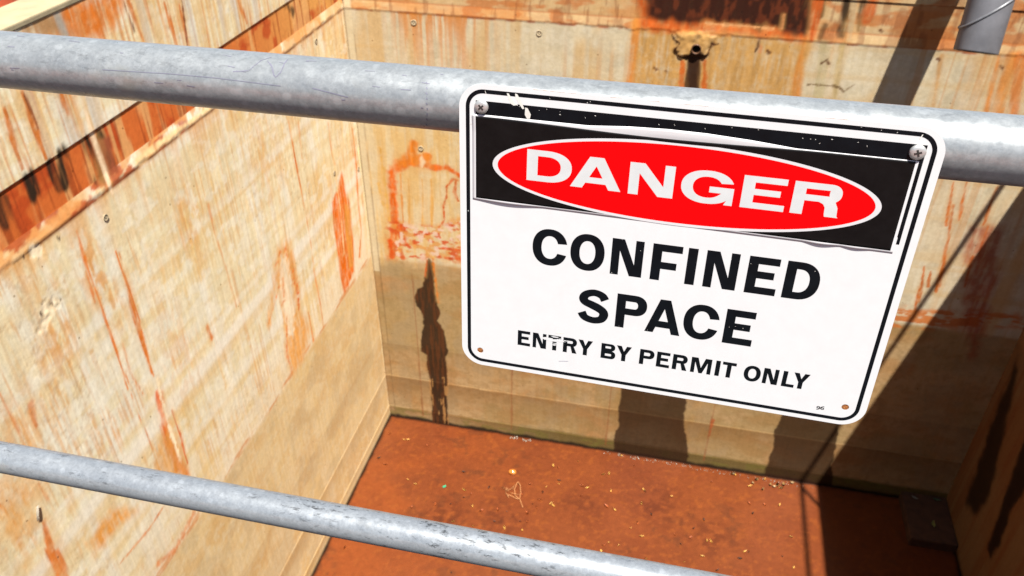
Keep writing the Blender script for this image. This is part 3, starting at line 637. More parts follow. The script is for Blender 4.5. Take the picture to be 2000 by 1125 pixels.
# ------------------------------------------------------------------ GROUND round the pit, walkway
M_SOIL = mat_plain('red_soil', tuple(lin(200, 84, 44)*.30), .95, 0, 6, .45, .15, .6)
bm = bmesh.new()
x0, x1, y0, y1 = XL-.27, XR+.27, YN-.27, YB+.27
E_ = 90
def quad(bm, *p): bm.faces.new([bm.verts.new(q) for q in p])
zg = 6.60
quad(bm, (-E_, -E_, zg), (x0, -E_, zg), (x0, E_, zg), (-E_, E_, zg))
quad(bm, (x1, -E_, zg), (E_, -E_, zg), (E_, E_, zg), (x1, E_, zg))
quad(bm, (x0, -E_, zg), (x1, -E_, zg), (x1, y0, zg), (x0, y0, zg))
quad(bm, (x0, y1, zg), (x1, y1, zg), (x1, E_, zg), (x0, E_, zg))
tag(from_bm('ground', bm, M_SOIL), None, None, None, 'structure')
M_WALK = mat_plain('low_bounce_plate', (.045, .042, .040), .7, 0, 12, .2, .2, .4)  # dark tone chosen to cut light bounced up under the rails
bm = bmesh.new(); add_box(bm, XL+.1, XR-.1, -1.6, YN+.02, 6.654, 6.672, .004)  # unseen plate, laid over the near coping to dull its bounce
tag(from_bm('walkway', bm, M_WALK), None, None, None, 'structure')

# ------------------------------------------------------------------ HANDRAIL the sign hangs on
RY, RZ, RR = 0.778, 8-0.3357, 0.0322
LZ, LR = 8-1.0627, 0.0262
hr = empty('handrail', (0, RY, ZT), 'galvanised tube handrail with two rails carrying the danger sign', 'handrail')
def part_world(name, bm, mat, parent, smooth=True):
    o = from_bm(name, bm, mat, None, smooth); o.parent = parent; o.matrix_parent_inverse = Matrix.Translation(-Vector(parent.location)); return o
bm = bmesh.new(); add_tube(bm, [(x, RY, RZ) for x in np.linspace(-2.6, 2.6, 27)], RR, 64); part_world('top_rail', bm, M_GALV, hr)
bm = bmesh.new(); add_tube(bm, [(x, RY, LZ) for x in np.linspace(-2.6, 2.6, 27)], LR, 64); part_world('lower_rail', bm, M_GALV2, hr)
for x in (-2.1, 2.1):
    bm = bmesh.new(); add_tube(bm, [(x, RY, ZT-.55), (x, RY, RZ-RR+.006)], .026, 32)
    for zz in (ZT-.15, ZT-.45): add_tube(bm, [(x, YN-.02, zz), (x, RY-.02, zz)], .020, 20)
    add_box(bm, x-.06, x+.06, YN-.004, YN+.012, ZT-.52, ZT-.16); part_world('post', bm, M_GALV, hr)
# pen scribble and scratches on the top rail
M_INK = mat_plain('ink_scratch', (.10, .10, .13), .8)
def on_cyl(px, py, cy, cz, r):
    v = ray(px, py); o = CAM
    a = v[1]**2+v[2]**2; b_ = 2*((o[1]-cy)*v[1]+(o[2]-cz)*v[2]); c = (o[1]-cy)**2+(o[2]-cz)**2-r*r
    t = (-b_-math.sqrt(max(b_*b_-4*a*c, 0)))/(2*a); return o+v*t
def ribbon(bm, pts, w, cy, cz, r, jit=0, rs=None):
    Q = []
    for i in range(len(pts)-1):
        n = max(2, int(math.hypot(pts[i+1][0]-pts[i][0], pts[i+1][1]-pts[i][1])/4))
        for k in range(n): 
            t = k/n; Q.append((pts[i][0]*(1-t)+pts[i+1][0]*t, pts[i][1]*(1-t)+pts[i+1][1]*t))
    Q.append(pts[-1])
    if rs: Q = [(x+rs.uniform(-jit, jit), y+rs.uniform(-jit, jit)) for x, y in Q]
    W = [Vector(on_cyl(x, y, cy, cz, r+.00025)) for x, y in Q]
    pr = None
    for i, p in enumerate(W):
        d = (W[min(i+1, len(W)-1)]-W[max(i-1, 0)]).normalized(); nn = Vector((0, p.y-cy, p.z-cz)).normalized()
        s = d.cross(nn)*w*(.5+(rs.random() if rs else .5))
        cur = (bm.verts.new(p+s), bm.verts.new(p-s))
        if pr: bm.faces.new((pr[0], pr[1], cur[1], cur[0]))
        pr = cur
rs = random.Random(4)
bm = bmesh.new()
ribbon(bm, [(455, 140), (485, 138), (497, 128), (510, 118), (530, 111)], .0005, RY, RZ, RR, .4, rs)
ribbon(bm, [(522, 118), (531, 130), (535, 146), (538, 151)], .0006, RY, RZ, RR, .4, rs)
ribbon(bm, [(538, 151), (548, 142), (555, 125), (562, 116)], .0006, RY, RZ, RR, .4, rs)
part_world('pen_scribble', bm, M_INK, hr, False)
SCR = [([(200, 136), (330, 144), (420, 152), (548, 168)], .00035), ([(610, 172), (680, 190)], .0005)]
for x in range(0, 26, 3): SCR.append(([(833+rs.uniform(-1.5, 1.5), 160+x*3.4), (834.5, 164+x*3.4)], .0006))
for k in range(24):
    x = rs.uniform(10, 890); f = rs.random(); y = 64+x*.085+f*80; ln = rs.uniform(3, 22)
    SCR.append(([(x, y), (x+ln, y+ln*rs.uniform(.02, .2))], rs.uniform(.0002, .0005)))
for q, w in SCR:
    bm = bmesh.new(); ribbon(bm, q, w, RY, RZ, RR); part_world('scratch', bm, M_INK, hr, False)

# ------------------------------------------------------------------ THE SIGN (local mm: x right, z up, y away from the viewer)
SQ = Vector((0.00463204, 0.7271865, 8-0.4706823))
S3 = ((9.99618223e-01, 2.75945151e-02, 1.39687508e-03), (-2.76169187e-02, 9.96326221e-01, 8.10639672e-02), (8.45177593e-04, -8.10715962e-02, 9.96707922e-01))
sign = empty('warning_sign', SQ, 'white rectangular DANGER CONFINED SPACE sign screwed to the top rail', 'sign')
sign.rotation_euler = Matrix(S3).to_euler()
def mat_print(name, c, rough, amt=.04, speck=None, spec=.45):
    m, nt, b = new_mat(name)
    v = coords(nt)
    r = ramp(nt, noise(nt, v, 60, 6, .65), [(.3, tuple(np.array(c)*(1-amt))), (.7, tuple(np.minimum(np.array(c)*(1+amt), 1)))])
    c_ = r.outputs[0]
    if speck is not None:
        vo = nd(nt, 'ShaderNodeTexVoronoi'); vo.inputs['Scale'].default_value = 95; nt.links.new(v, vo.inputs['Vector'])
        s1 = ramp(nt, vo.outputs['Distance'], [(.055, (1, 1, 1)), (.085, (0, 0, 0))])
        s2 = ramp(nt, noise(nt, v, 14, 2), [(.52, (0, 0, 0)), (.62, (1, 1, 1))])
        c_ = mixc(nt, mixc(nt, 1.0, s1.outputs[0], s2.outputs[0], 'MULTIPLY'), c_, speck)
    nt.links.new(c_, b.inputs['Base Color']); b.inputs['Roughness'].default_value = rough; b.inputs['Specular IOR Level'].default_value = spec
    return m
M_WHITE = mat_print('white_enamel', (.418, .42, .416), .5, .025, None, .2)
M_EDGE = mat_plain('aluminium_edge', (.6, .6, .6), .4, .6)
M_BLACK = mat_print('black_print', (.0022, .0034, .0046), .35, .3, (.40, .40, .38), .10)
M_BLACKT = mat_print('black_lettering_print', (.0022, .0034, .0046), .35, .3, None, .10)
M_STW = mat_print('white_vinyl', (.39, .385, .385), .5, .03, None, .2)
M_STB = mat_print('black_vinyl', (.0035, .0032, .0032), .4, .3, None, .10)
M_RED = mat_print('red_vinyl', (.46, .0004, .0012), .5, .03, None, .06)
M_REF = mat_print('reflective_white_vinyl', (.365, .375, .37), .5, .05, None, .2)
M_CHIP = mat_print('bare_chip', (.42, .41, .37), .7, .1)

def rrect(x0, x1, z0, z1, r, n=14):
    P = []
    for cx_, cz_, a0 in ((x1-r, z1-r, 0), (x0+r, z1-r, 90), (x0+r, z0+r, 180), (x1-r, z0+r, 270)):
        P += [(cx_+r*math.cos(math.radians(a0+90*k/n)), cz_+r*math.sin(math.radians(a0+90*k/n))) for k in range(n+1)]
    return P
def ell(cx_, cz_, rx, rz, n=96, e=2.0):
    P = []
    for k in range(n):
        a = 2*math.pi*k/n; c, s = math.cos(a), math.sin(a)
        P.append((cx_+rx*math.copysign(abs(c)**(2/e), c), cz_+rz*math.copysign(abs(s)**(2/e), s)))
    return P
def flat_part(name, shapes, front, th, mat, parent, label=None):
    """shapes: list of contours in mm (even-odd); a flat solid of thickness th whose face lies front mm before the panel"""
    cu = bpy.data.curves.new('tmp', 'CURVE'); cu.dimensions = '2D'; cu.fill_mode = 'BOTH'; cu.extrude = th/2000
    for P in shapes:
        sp_ = cu.splines.new('POLY'); sp_.points.add(len(P)-1); sp_.use_cyclic_u = True
        for q, (x, z) in zip(sp_.points, P): q.co = (x/1000, z/1000, 0, 1)
    o = bpy.data.objects.new('tmp', cu); COL.objects.link(o)
    bpy.context.view_layer.update()
    me = bpy.data.meshes.new_from_object(o.evaluated_get(bpy.context.evaluated_depsgraph_get()))
    bpy.data.objects.remove(o); bpy.data.curves.remove(cu)
    me.name = name; me.materials.clear()
    for v in me.vertices: v.co = (v.co.x, -(front-th/2)/1000 - v.co.z, v.co.y)
    r = link_mesh(name, me, mat, parent)
    if label: r['label'] = label
    return r

# --- glyph outlines, each in its own measured box (x0, x1, baseline, top)
def half(cx_, cz_, rx, rz, n=20, e=2.25, top=True):
    """points of a bowl from bottom to top on the right side"""
    P = []
    for k in range(n+1):
        a = math.pi*(-.5+k/n); c, s = math.cos(a), math.sin(a)
        P.append((cx_+rx*abs(c)**(2/e), cz_+rz*math.copysign(abs(s)**(2/e), s)))
    return P
def g_E(x0, x1, y0, y1, s, t, a=.93, f=False):
    m = (y0+y1)/2+.02*(y1-y0); xm = x0+(x1-x0)*.87
    if f: return [[(x0, y0), (x0+s, y0), (x0+s, m-t), (x1-.15*(x1-x0), m-t), (x1-.15*(x1-x0), m), (x0+s, m), (x0+s, y1-t), (x1, y1-t), (x1, y1), (x0, y1)]]
    xt = x0+(x1-x0)*.985
    return [[(x0, y0), (x1, y0), (x1, y0+t), (x0+s, y0+t), (x0+s, m-t/2), (xm, m-t/2), (xm, m+t/2), (x0+s, m+t/2), (x0+s, y1-t), (xt, y1-t), (xt, y1), (x0, y1)]]
def g_I(x0, x1, y0, y1, s, t): return [[(x0, y0), (x1, y0), (x1, y1), (x0, y1)]]
def g_L(x0, x1, y0, y1, s, t): return [[(x0, y0), (x1, y0), (x1, y0+t), (x0+s, y0+t), (x0+s, y1), (x0, y1)]]
def g_T(x0, x1, y0, y1, s, t):
    m = (x0+x1)/2; return [[(m-s/2, y0), (m+s/2, y0), (m+s/2, y1-t), (x1, y1-t), (x1, y1), (x0, y1), (x0, y1-t), (m-s/2, y1-t)]]
def g_N(x0, x1, y0, y1, s, t, d=1.3):
    s2 = s*.88; w = s*d
    k = (y1-y0)
    return [[(x0, y0), (x0+s2, y0), (x0+s2, y1-k*.32), (x1-w, y0), (x1, y0), (x1, y1), (x1-s2, y1), (x1-s2, y0+k*.32), (x0+w, y1), (x0, y1)]]
def g_M(x0, x1, y0, y1, s, t):
    m = (x0+x1)/2; s2 = s*.9
    return [[(x0, y0), (x0+s2, y0), (x0+s2, y1-(y1-y0)*.28), (m-s2*.42, y0), (m+s2*.42, y0), (x1-s2, y1-(y1-y0)*.28), (x1-s2, y0), (x1, y0), (x1, y1), (x1-s*1.5, y1), (m, y0+(y1-y0)*.36), (x0+s*1.5, y1), (x0, y1)]]
def g_Y(x0, x1, y0, y1, s, t):
    m = (x0+x1)/2; h = (y1-y0)*.42
    return [[(m-s/2, y0), (m+s/2, y0), (m+s/2, y0+h), (x1, y1), (x1-s*1.15, y1), (m, y0+h+s*.95), (x0+s*1.15, y1), (x0, y1), (m-s/2, y0+h)]]
def g_A(x0, x1, y0, y1, s, t, ap=.29, fk=.93):
    m = (x0+x1)/2; w = (x1-x0); a = w*ap/2; h = y1-y0; fw = s*fk
    yb = y0+h*.17; yc = yb+t
    def xl(y): return x0+(m-a-x0)*(y-y0)/h
    inl = lambda y: xl(y)+fw
    yap = y0+h*(m-x0-fw)/(m-a-x0)
    return [[(x0, y0), (x0+fw, y0), (inl(yb), yb), (2*m-inl(yb), yb), (x1-fw, y0), (x1, y0), (m+a, y1), (m-a, y1)],
            [(inl(yc), yc), (m, min(yap, y1-t*.7)), (2*m-inl(yc), yc)]]
def g_D(x0, x1, y0, y1, s, t, k=.60):
    rx = (x1-x0)*k; cx_ = x1-rx; m = (y0+y1)/2
    return [[(x0, y0)]+half(cx_, m, rx, (y1-y0)/2)+[(x0, y1)], [(x0+s, y0+t)]+half(cx_, m, rx-s, (y1-y0)/2-t)+[(x0+s, y1-t)]]
def g_P(x0, x1, y0, y1, s, t, frac=.60):
    h = (y1-y0)*frac; m = y1-h/2; rx = min(h/2*1.05, (x1-x0)*.55); cx_ = x1-rx
    return [[(x0, y0), (x0+s, y0), (x0+s, y1-h)]+half(cx_, m, rx, h/2)+[(x0, y1)], [(x0+s, y1-h+t)]+half(cx_, m, rx-s, h/2-t)+[(x0+s, y1-t)]]
def g_R(x0, x1, y0, y1, s, t):
    h = (y1-y0)*.57; m = y1-h/2; xb = x1-.02*(x1-x0); rx = min(h/2*1.05, (xb-x0)*.5); cx_ = xb-rx
    j = cx_-s*.25
    return [[(x0, y0), (x0+s, y0), (x0+s, y1-h), (j, y1-h), (x1-s*1.12, y0), (x1, y0), (cx_+rx*.42, y1-h+h*.06)]+half(cx_, m, rx, h/2)[3:]+[(x0, y1)],
            [(x0+s, y1-h+t)]+half(cx_, m, rx-s, h/2-t)+[(x0+s, y1-t)]]
def g_RH(x0, x1, y0, y1, s, t):
    """wide R whose leg curves down, as on the red oval"""
    h = (y1-y0)*.56; m = y1-h/2; xb = x1-.01*(x1-x0); rx = h/2*1.15; cx_ = xb-rx; yb = y1-h
    H = y1-y0
    leg_out = [(x1, y0), (x1-s*.12, y0+H*.05), (x1-s*.18, y0+H*.30), (x1-s*.42, yb+H*.02)]
    leg_in = [(x0+s, yb), (x1-s*1.75, yb), (x1-s*1.38, yb-H*.06), (x1-s*1.2, yb-H*.16), (x1-s*1.16, y0+H*.08), (x1-s*1.10, y0)]
    return [[(x0, y0), (x0+s, y0)]+leg_in+leg_out+half(cx_, m, rx, h/2)[4:]+[(x0, y1)], [(x0+s, yb+t)]+half(cx_, m, rx-s, h/2-t)+[(x0+s, y1-t)]]
def g_B(x0, x1, y0, y1, s, t):
    H = y1-y0; h2 = H*.53; yj = y0+h2; x2 = x1-(x1-x0)*.05
    r1 = (h2)/2*1.05; r2 = (H-h2)/2*1.05
    b1 = half(x1-r1, y0+h2/2, r1, h2/2); b2 = half(x2-r2, (yj+y1)/2, r2, (H-h2)/2)
    i1 = half(x1-r1, y0+h2/2, r1-s, h2/2-t*.97); i2 = half(x2-r2, (yj+y1)/2, r2-s, (H-h2)/2-t*.85)
    return [[(x0, y0)]+b1[:-2]+b2[2:]+[(x0, y1)], [(x0+s, i1[0][1])]+i1+[(x0+s, i1[-1][1])], [(x0+s, i2[0][1])]+i2+[(x0+s, i2[-1][1])]]
def g_O(x0, x1, y0, y1, s, t):
    o = .012*(y1-y0); cx_, cz_ = (x0+x1)/2, (y0+y1)/2
    return [ell(cx_, cz_, (x1-x0)/2, (y1-y0)/2+o, 72, 2.2), ell(cx_, cz_, (x1-x0)/2-s, (y1-y0)/2+o-t, 64, 2.2)]
def arc_pts(cx_, cz_, rx, rz, a0, a1, n=48, e=2.2):
    P = []
    for k in range(n+1):
        a = math.radians(a0+(a1-a0)*k/n); c, s = math.cos(a), math.sin(a)
        P.append((cx_+rx*math.copysign(abs(c)**(2/e), c), cz_+rz*math.copysign(abs(s)**(2/e), s)))
    return P
def g_C(x0, x1, y0, y1, s, t):
    o = .012*(y1-y0); cx_, cz_ = (x0+x1)/2+.01*(x1-x0), (y0+y1)/2; rx, rz = (x1-x0)/2*1.03, (y1-y0)/2+o
    out = arc_pts(cx_, cz_, rx, rz, 14, 342); inn = arc_pts(cx_, cz_, rx-s, rz-t, 335, 21)
    return [out+inn]
def g_G(x0, x1, y0, y1, s, t):
    o = .015*(y1-y0); H = y1-y0; cx_, cz_ = (x0+x1)/2-.0*(x1-x0), (y0+y1)/2; rx, rz = (x1-x0)/2, H/2+o
    out = arc_pts(cx_, cz_, rx, rz, 18, 318); inn = arc_pts(cx_, cz_, rx-s, rz-t, 318, 26)
    yb = y0+H*.535; bt = yb-t*.98
    mid = [(x1-s*.72, y0), (x1, y0), (x1, yb), (x0+(x1-x0)*.54, yb), (x0+(x1-x0)*.54, bt), (x1-s*1.02, bt)]
    return [out+mid+inn]
def g_S(x0, x1, y0, y1, s, t):
    w = x1-x0; o = .012*(y1-y0); y0, y1 = y0-o, y1+o; H = y1-y0
    ctr = [(.88, .735), (.76, .865), (.50, .925), (.24, .86), (.135, .735), (.20, .62), (.44, .545), (.66, .475), (.83, .385), (.875, .265), (.77, .125), (.50, .075), (.22, .14), (.10, .285)]
    ctr = [(x0+w*(s/w/2+(a-.10)/.80*(1-s/w)), y0+H*(t/H/2+(b-.075)/.85*(1-t/H))) for a, b in ctr]
    Q = []
    n = len(ctr)
    for i in range(n-1):
        p0, p1, p2, p3 = (Vector(ctr[max(i-1, 0)]), Vector(ctr[i]), Vector(ctr[i+1]), Vector(ctr[min(i+2, n-1)]))
        for k in range(6):
            u = k/6; Q.append(.5*((2*p1)+(p2-p0)*u+(2*p0-5*p1+4*p2-p3)*u*u+(3*p1-p0-3*p2+p3)*u**3))
    Q.append(Vector(ctr[-1])); Lf, Rt = [], []
    for i, p in enumerate(Q):
        d = (Q[min(i+1, len(Q)-1)]-Q[max(i-1, 0)]).normalized()
        hw = .5*math.hypot(t*d.x, s*d.y); f = i/(len(Q)-1)
        hw *= 1+.16*math.exp(-((f-.5)/.12)**2)
        nn = Vector((-d.y, d.x))*hw; Lf.append(tuple(p+nn)); Rt.append(tuple(p-nn))
    return [Lf+Rt[::-1]]

def ring_shape(x0, x1, z0, z1, r, w): return [rrect(x0, x1, z0, z1, r), rrect(x0+w, x1-w, z0+w, z1-w, r-w)]
# panel with its two lower holes left open
panel = flat_part('panel', [rrect(-225, 225, -168.5, 168.5, 25), ell(-202.9, -147.9, 3.7, 3.7, 28), ell(203.4, -144.6, 3.8, 3.8, 28)], 0, 1.2, M_WHITE, sign)
M_HOLE_DISC = mat_plain('rust_brown_disc', (.20, .075, .022), .8, 0, 300, .4, .2, .4)
for x, z in ((-202.9, -147.9), (203.4, -144.6)): flat_part('hole_disc', [ell(x, z, 3.55, 3.55, 28)], -.25, .7, M_HOLE_DISC, sign)  # rust-brown discs filling the two lower holes
flat_part('border', ring_shape(-218.1, 218.1, -163.4, 163.4, 18.5, 4.1), .05, .04, M_BLACK, panel)
flat_part('black_band', [[(-207.7, 60), (206.4, 60), (206.4, 52.6), (209.3, 52.6), (209.1, 151.9), (-207.7, 151.8)]], .05, .04, M_BLACK, sign)
s1, t1 = 9.8, 8.2
G = []
for fn, a in ((g_C, (-144.8, -108.2, -21.7, 20.7)), (g_O, (-104.0, -67.7, -21.7, 20.7)), (lambda *p: g_N(*p), (-60.7, -27.6, -21.7, 20.7)), (lambda *p: g_E(*p, f=True), (-18.7, 11.6, -21.7, 20.7)),
              (g_I, (17.1, 26.9, -21.7, 20.7)), (g_N, (35.6, 68.4, -21.6, 20.9)), (g_E, (77.4, 108.0, -21.6, 20.9)), (g_D, (114.3, 147.9, -21.6, 21.0))):
    G += fn(*a, s1, t1)
flat_part('lettering', G, .05, .04, M_BLACKT, sign, 'large black word CONFINED')
G = []
for fn, a in ((g_S, (-92.2, -57.2, -86.6, -44.4)), (g_P, (-50.0, -17.3, -86.8, -44.4)), (g_A, (-17.5, 20.3, -86.7, -44.2)), (g_C, (22.5, 58.6, -86.6, -44.0)), (g_E, (65.0, 95.2, -86.4, -44.0))):
    G += fn(*a, s1, t1)
flat_part('lettering', G, .05, .04, M_BLACKT, sign, 'large black word SPACE')
s2, t2 = 4.7, 3.9
G = []
y0_, y1_ = -131.5, -111.4
for fn, x0_, x1_ in ((g_E, -158.3, -143.6), (g_N, -140.7, -125.0), (g_T, -122.8, -108.1), (g_R, -105.5, -89.5), (g_Y, -88.4, -71.9), (g_B, -62.2, -45.8), (g_Y, -45.1, -28.4),
                     (g_P, -19.1, -3.0), (g_E, -.3, 14.2), (g_R, 17.2, 33.5), (g_M, 37.2, 59.1), (g_I, 63.4, 68.2), (g_T, 70.5, 85.0), (g_O, 93.7, 111.3), (g_N, 113.9, 129.6), (g_L, 133.9, 146.9), (g_Y, 144.7, 161.2)):
    f = (x0_+158)/320; G += fn(x0_, x1_, y0_+1.3*f, y1_+1.3*f, s2, t2)
flat_part('lettering', G, .05, .04, M_BLACKT, sign, 'small black line ENTRY BY PERMIT ONLY')
# small number in the corner
def stroke_outline(P, w):
    Lf, Rt = [], []
    for i, p in enumerate(P):
        p = Vector(p); d = (Vector(P[min(i+1, len(P)-1)])-Vector(P[max(i-1, 0)])).normalized(); n = Vector((-d.y, d.x))*w/2
        Lf.append(tuple(p+n)); Rt.append(tuple(p-n))
    return Lf+Rt[::-1]
cx9, cz9 = 177.0, -150.4
G6 = [ell(cx9, cz9, 2.0, 1.5, 24), ell(cx9, cz9, .95, .62, 20)]
flat_part('lettering', G6, .05, .04, M_BLACKT, sign, 'tiny black digit 9')
flat_part('lettering', [stroke_outline([(178.5, -150.2), (178.6, -151.4), (177.9, -152.6), (176.6, -153.2), (175.3, -153.1)], .95)], .065, .04, M_BLACKT, sign, 'tail of the tiny digit 9')
cx6, cz6 = 181.2, -151.5
flat_part('lettering', [ell(cx6, cz6, 2.0, 1.5, 24), ell(cx6, cz6, .95, .62, 20)], .05, .04, M_BLACKT, sign, 'tiny black digit 6')
flat_part('lettering', [stroke_outline([(179.7, -151.7), (179.6, -150.5), (180.3, -149.3), (181.6, -148.7), (182.9, -148.8)], .95)], .065, .04, M_BLACKT, sign, 'top of the tiny digit 6')

# --- DANGER sticker laid over the old black band, lifting at its edges
def hump(x, a, b): 
    t = (x-a)/(b-a); return math.sin(math.pi*t)**2 if 0 < t < 1 else 0.0
def lift(x, z):
    l = 1.9*hump(x, -213, -134)**.7*max(0, min(1, (50.5-z)/7))**2
    l += 1.3*hump(x, 122, 158)**.7*max(0, min(1, (49.5-z)/6))**2 + .9*hump(x, 157, 186)**.7*max(0, min(1, (49.5-z)/6))**2
    l += 1.0*hump(x, -110, 110)*max(0, min(1, (z-128)/8))**2
    l += 1.0*max(0, (-190-x)/20)*max(0, (z-120)/18)
    return l
def top_white(x):
    xs = [-212, -94, -54.5, -18, 17.6, 58.8, 100, 206]; zs = [137.9, 138.0, 141.4, 142.8, 142.5, 140.2, 136.6, 136.7]
    return float(np.interp(x, xs, zs))
def sheet(name, x0, x1, zb, zt, front, mat, parent, nx=140, nz=40, th=.15):
    bm = bmesh.new(); A = []
    for side in (0, 1):
        g_ = []
        for j in range(nz+1):
            row = []
            for i in range(nx+1):
                x = x0+(x1-x0)*i/nx; z = zb(x)+(zt(x)-zb(x))*j/nz
                row.append(bm.verts.new((x/1000, -(front+lift(x, z)-side*th)/1000, z/1000)))
            g_.append(row)
        A.append(g_)
    for s_, g_ in enumerate(A):
        for j in range(nz):
            for i in range(nx):
                f = (g_[j][i], g_[j][i+1], g_[j+1][i+1], g_[j+1][i]); bm.faces.new(f if s_ == 0 else f[::-1])
    f0, f1 = A
    per = [(0, i) for i in range(nx)] + [(j, nx) for j in range(nz)] + [(nz, i) for i in range(nx, 0, -1)] + [(j, 0) for j in range(nz, 0, -1)]
    for k in range(len(per)):
        a, b_ = per[k], per[(k+1) % len(per)]
        bm.faces.new((f0[a[0]][a[1]], f1[a[0]][a[1]], f1[b_[0]][b_[1]], f0[b_[0]][b_[1]]))
    return from_bm(name, bm, mat, parent, True)
stk = sheet('danger_sticker', -211.2, 205.7, lambda x: 44.6-1.9*(x+211)/417, top_white, .22, M_STW, sign, th=.12)
sheet('black_field', -207.6, 203.2, lambda x: 47.0-1.6*(x+207)/411, lambda x: 136.0-2.9*hump(x, -190, 130)**.8, .27, M_STB, stk, th=.04)
flat_part('oval_outline', [ell(-2.2, 87.0, 187.6, 43.4, 160), ell(-2.2, 86.9, 182.3, 40.5, 160)], .32, .04, M_STW, stk)
flat_part('red_oval', [ell(-2.2, 86.9, 182.2, 40.4, 160)], .32, .04, M_RED, stk)
G = []
s3, t3 = 11.2, 6.3
for fn, a in ((lambda *p: g_D(*p, k=.55), (-153.9, -107.8, 73.9, 107.2)), (lambda *p: g_A(*p, ap=.275, fk=1.09), (-108.7, -57.5, 72.7, 106.4)), (g_N, (-50.2, -6.2, 72.2, 105.8)), (g_G, (.8, 51.2, 71.8, 105.2)), (g_E, (58.6, 99.5, 72.0, 105.4)), (g_RH, (105.3, 149.4, 72.3, 105.3))):
    G += fn(*a, s3, t3)
flat_part('lettering', G, .37, .04, M_REF, stk, 'white word DANGER on the red oval')

# chips and scuffs that expose white
def blob(cx_, cz_, rx, rz, ang, rs, n=14, rough=.35):
    P = []
    for k in range(n):
        a = 2*math.pi*k/n; f = 1+rs.uniform(-rough, rough); x, z = rx*f*math.cos(a), rz*f*math.sin(a)
        P.append((cx_+x*math.cos(ang)-z*math.sin(ang), cz_+x*math.sin(ang)+z*math.cos(ang)))
    return P
rs = random.Random(11)
def scuff(shapes, mat=M_CHIP, front=.08):
    for i, s_ in enumerate(shapes): flat_part('scuff', [s_], front + .004*i, .02, mat, sign)
scuff([[(-176.3, 162.0), (-174.2, 161.8), (-170.5, 155.5), (-166, 151.0), (-169, 150.2), (-172.5, 152.0), (-174.5, 157)], [(-168.0, 162.4), (-165.8, 162.0), (-162.0, 156.0), (-158.2, 148.2), (-160.2, 147.6), (-164.5, 153.5), (-167.2, 158)],
       [(-157.5, 149.5), (-155.0, 149.0), (-151.6, 143.0), (-152.4, 138.6), (-155.2, 138.2), (-157.6, 142.0)], blob(-169, 152.2, 4.2, .7, -.3, rs), blob(-197.5, 160.2, .35, 1.9, .3, rs), blob(201.8, 159.3, .5, 2.3, -.35, rs), blob(-212, 127, 2.0, .4, .2, rs)], M_CHIP, .08)
for k in range(26):
    x = rs.uniform(-170, 195); z = rs.choice([rs.uniform(143.5, 150.5), rs.uniform(143.5, 150.5), rs.uniform(160, 163)])
    if -95 < x < 105 and z < 152: z = rs.uniform(146, 151)
    scuff([blob(x, z, rs.uniform(.25, .9), rs.uniform(.15, .35), rs.uniform(-1.5, 1.5), rs, 8)], M_CHIP, .08)
# worn patch over E-N-T-R
scuff([blob(-127.0, -116.8, 2.6, 1.6, .1, rs), blob(-121.5, -118.6, 5.0, 1.1, -.05, rs), blob(-115.4, -117.6, 3.6, 1.6, 0, rs), blob(-115.8, -112.9, 4.9, .75, -.05, rs), blob(-114.8, -121.6, 3.0, .5, .05, rs), blob(-115.2, -123.8, 3.0, .9, .1, rs),
       blob(-108.5, -117.6, 5.6, .9, .1, rs), blob(-102.6, -115.9, 3.2, .55, -.1, rs), blob(-109.4, -114.6, 1.3, .5, .4, rs)], M_WHITE, .08)
scuff([blob(-104.3, -144.3, 5.0, .45, .18, rs)], mat_plain('grey_mark', (.22, .22, .25), .6), .1)
scuff([blob(-110.5, -106.6, 5.0, .5, .12, rs)], mat_plain('yellowed_mark', (.56, .53, .44), .6), .1)

# rusty grime caught along the top edge, and pin-prick wear in the letters
M_GRIME = mat_plain('rusty_grime', (.26, .16, .09), .9, 0, 300, .3, .1)
x = -150
while x < 196:
    ln = rs.uniform(5, 26); n_ = 7
    if rs.random() < .62:
        up_l = [(x+ln*k/n_, 168.45) for k in range(n_+1)]; lo_l = [(x+ln*k/n_, 168.45-rs.uniform(.12, .55)) for k in range(n_, -1, -1)]
        flat_part('grime', [up_l+lo_l], .03, .02, M_GRIME, sign)
    x += ln + rs.uniform(0, 8)
for x, z in ((-58.5, -20.5), (-51, 20.2), (-14, -85), (2, -58), (4, -66), (-8, -54), (60, 14), (79.5, 12), (141, 13), (-31, 10), (70, -66), (76, -64), (84, -65), (-45, -85.5)):
    scuff([blob(x, z, rs.uniform(.25, .55), rs.uniform(.2, .3), rs.uniform(0, 3), rs, 8)], M_CHIP, .09)
# screws
M_SCREW = mat_plain('zinc_screw', (.40, .40, .38), .42, .7, 200, .12)
for x, z, rot in ((-201.6, 146.0, .75), (202.2, 144.9, .35)):
    bm = bmesh.new(); n = 40; prof = [(7.2, .1), (7.2, 1.0), (6.7, 1.9), (5.4, 2.7), (3.5, 3.15), (.05, 3.3)]
    rings = [[bm.verts.new(((x+r*math.cos(2*math.pi*k/n))/1000, -(h+.2)/1000, (z+r*math.sin(2*math.pi*k/n))/1000)) for k in range(n)] for r, h in prof]
    for a, b_ in zip(rings[:-1], rings[1:]):
        for k in range(n): bm.faces.new((a[k], b_[k], b_[(k+1) % n], a[(k+1) % n]))
    add_tube(bm, [(x/1000, -.0005, z/1000), (x/1000, .034, z/1000)], .0024, 12)
    sc_ = from_bm('screw', bm, M_SCREW, sign, True)
    cr = []
    for k in range(4):
        a = rot+k*math.pi/2
        for da, rr_ in ((-.26, 3.3), (.26, 3.3), (.785, 1.15)): cr.append((x+rr_*math.cos(a+da), z+rr_*math.sin(a+da)))
    flat_part('slot_shade', [cr], 3.62, .9, M_DARK, sc_)  # raised dark cross, colour standing in for shade inside the screw recess

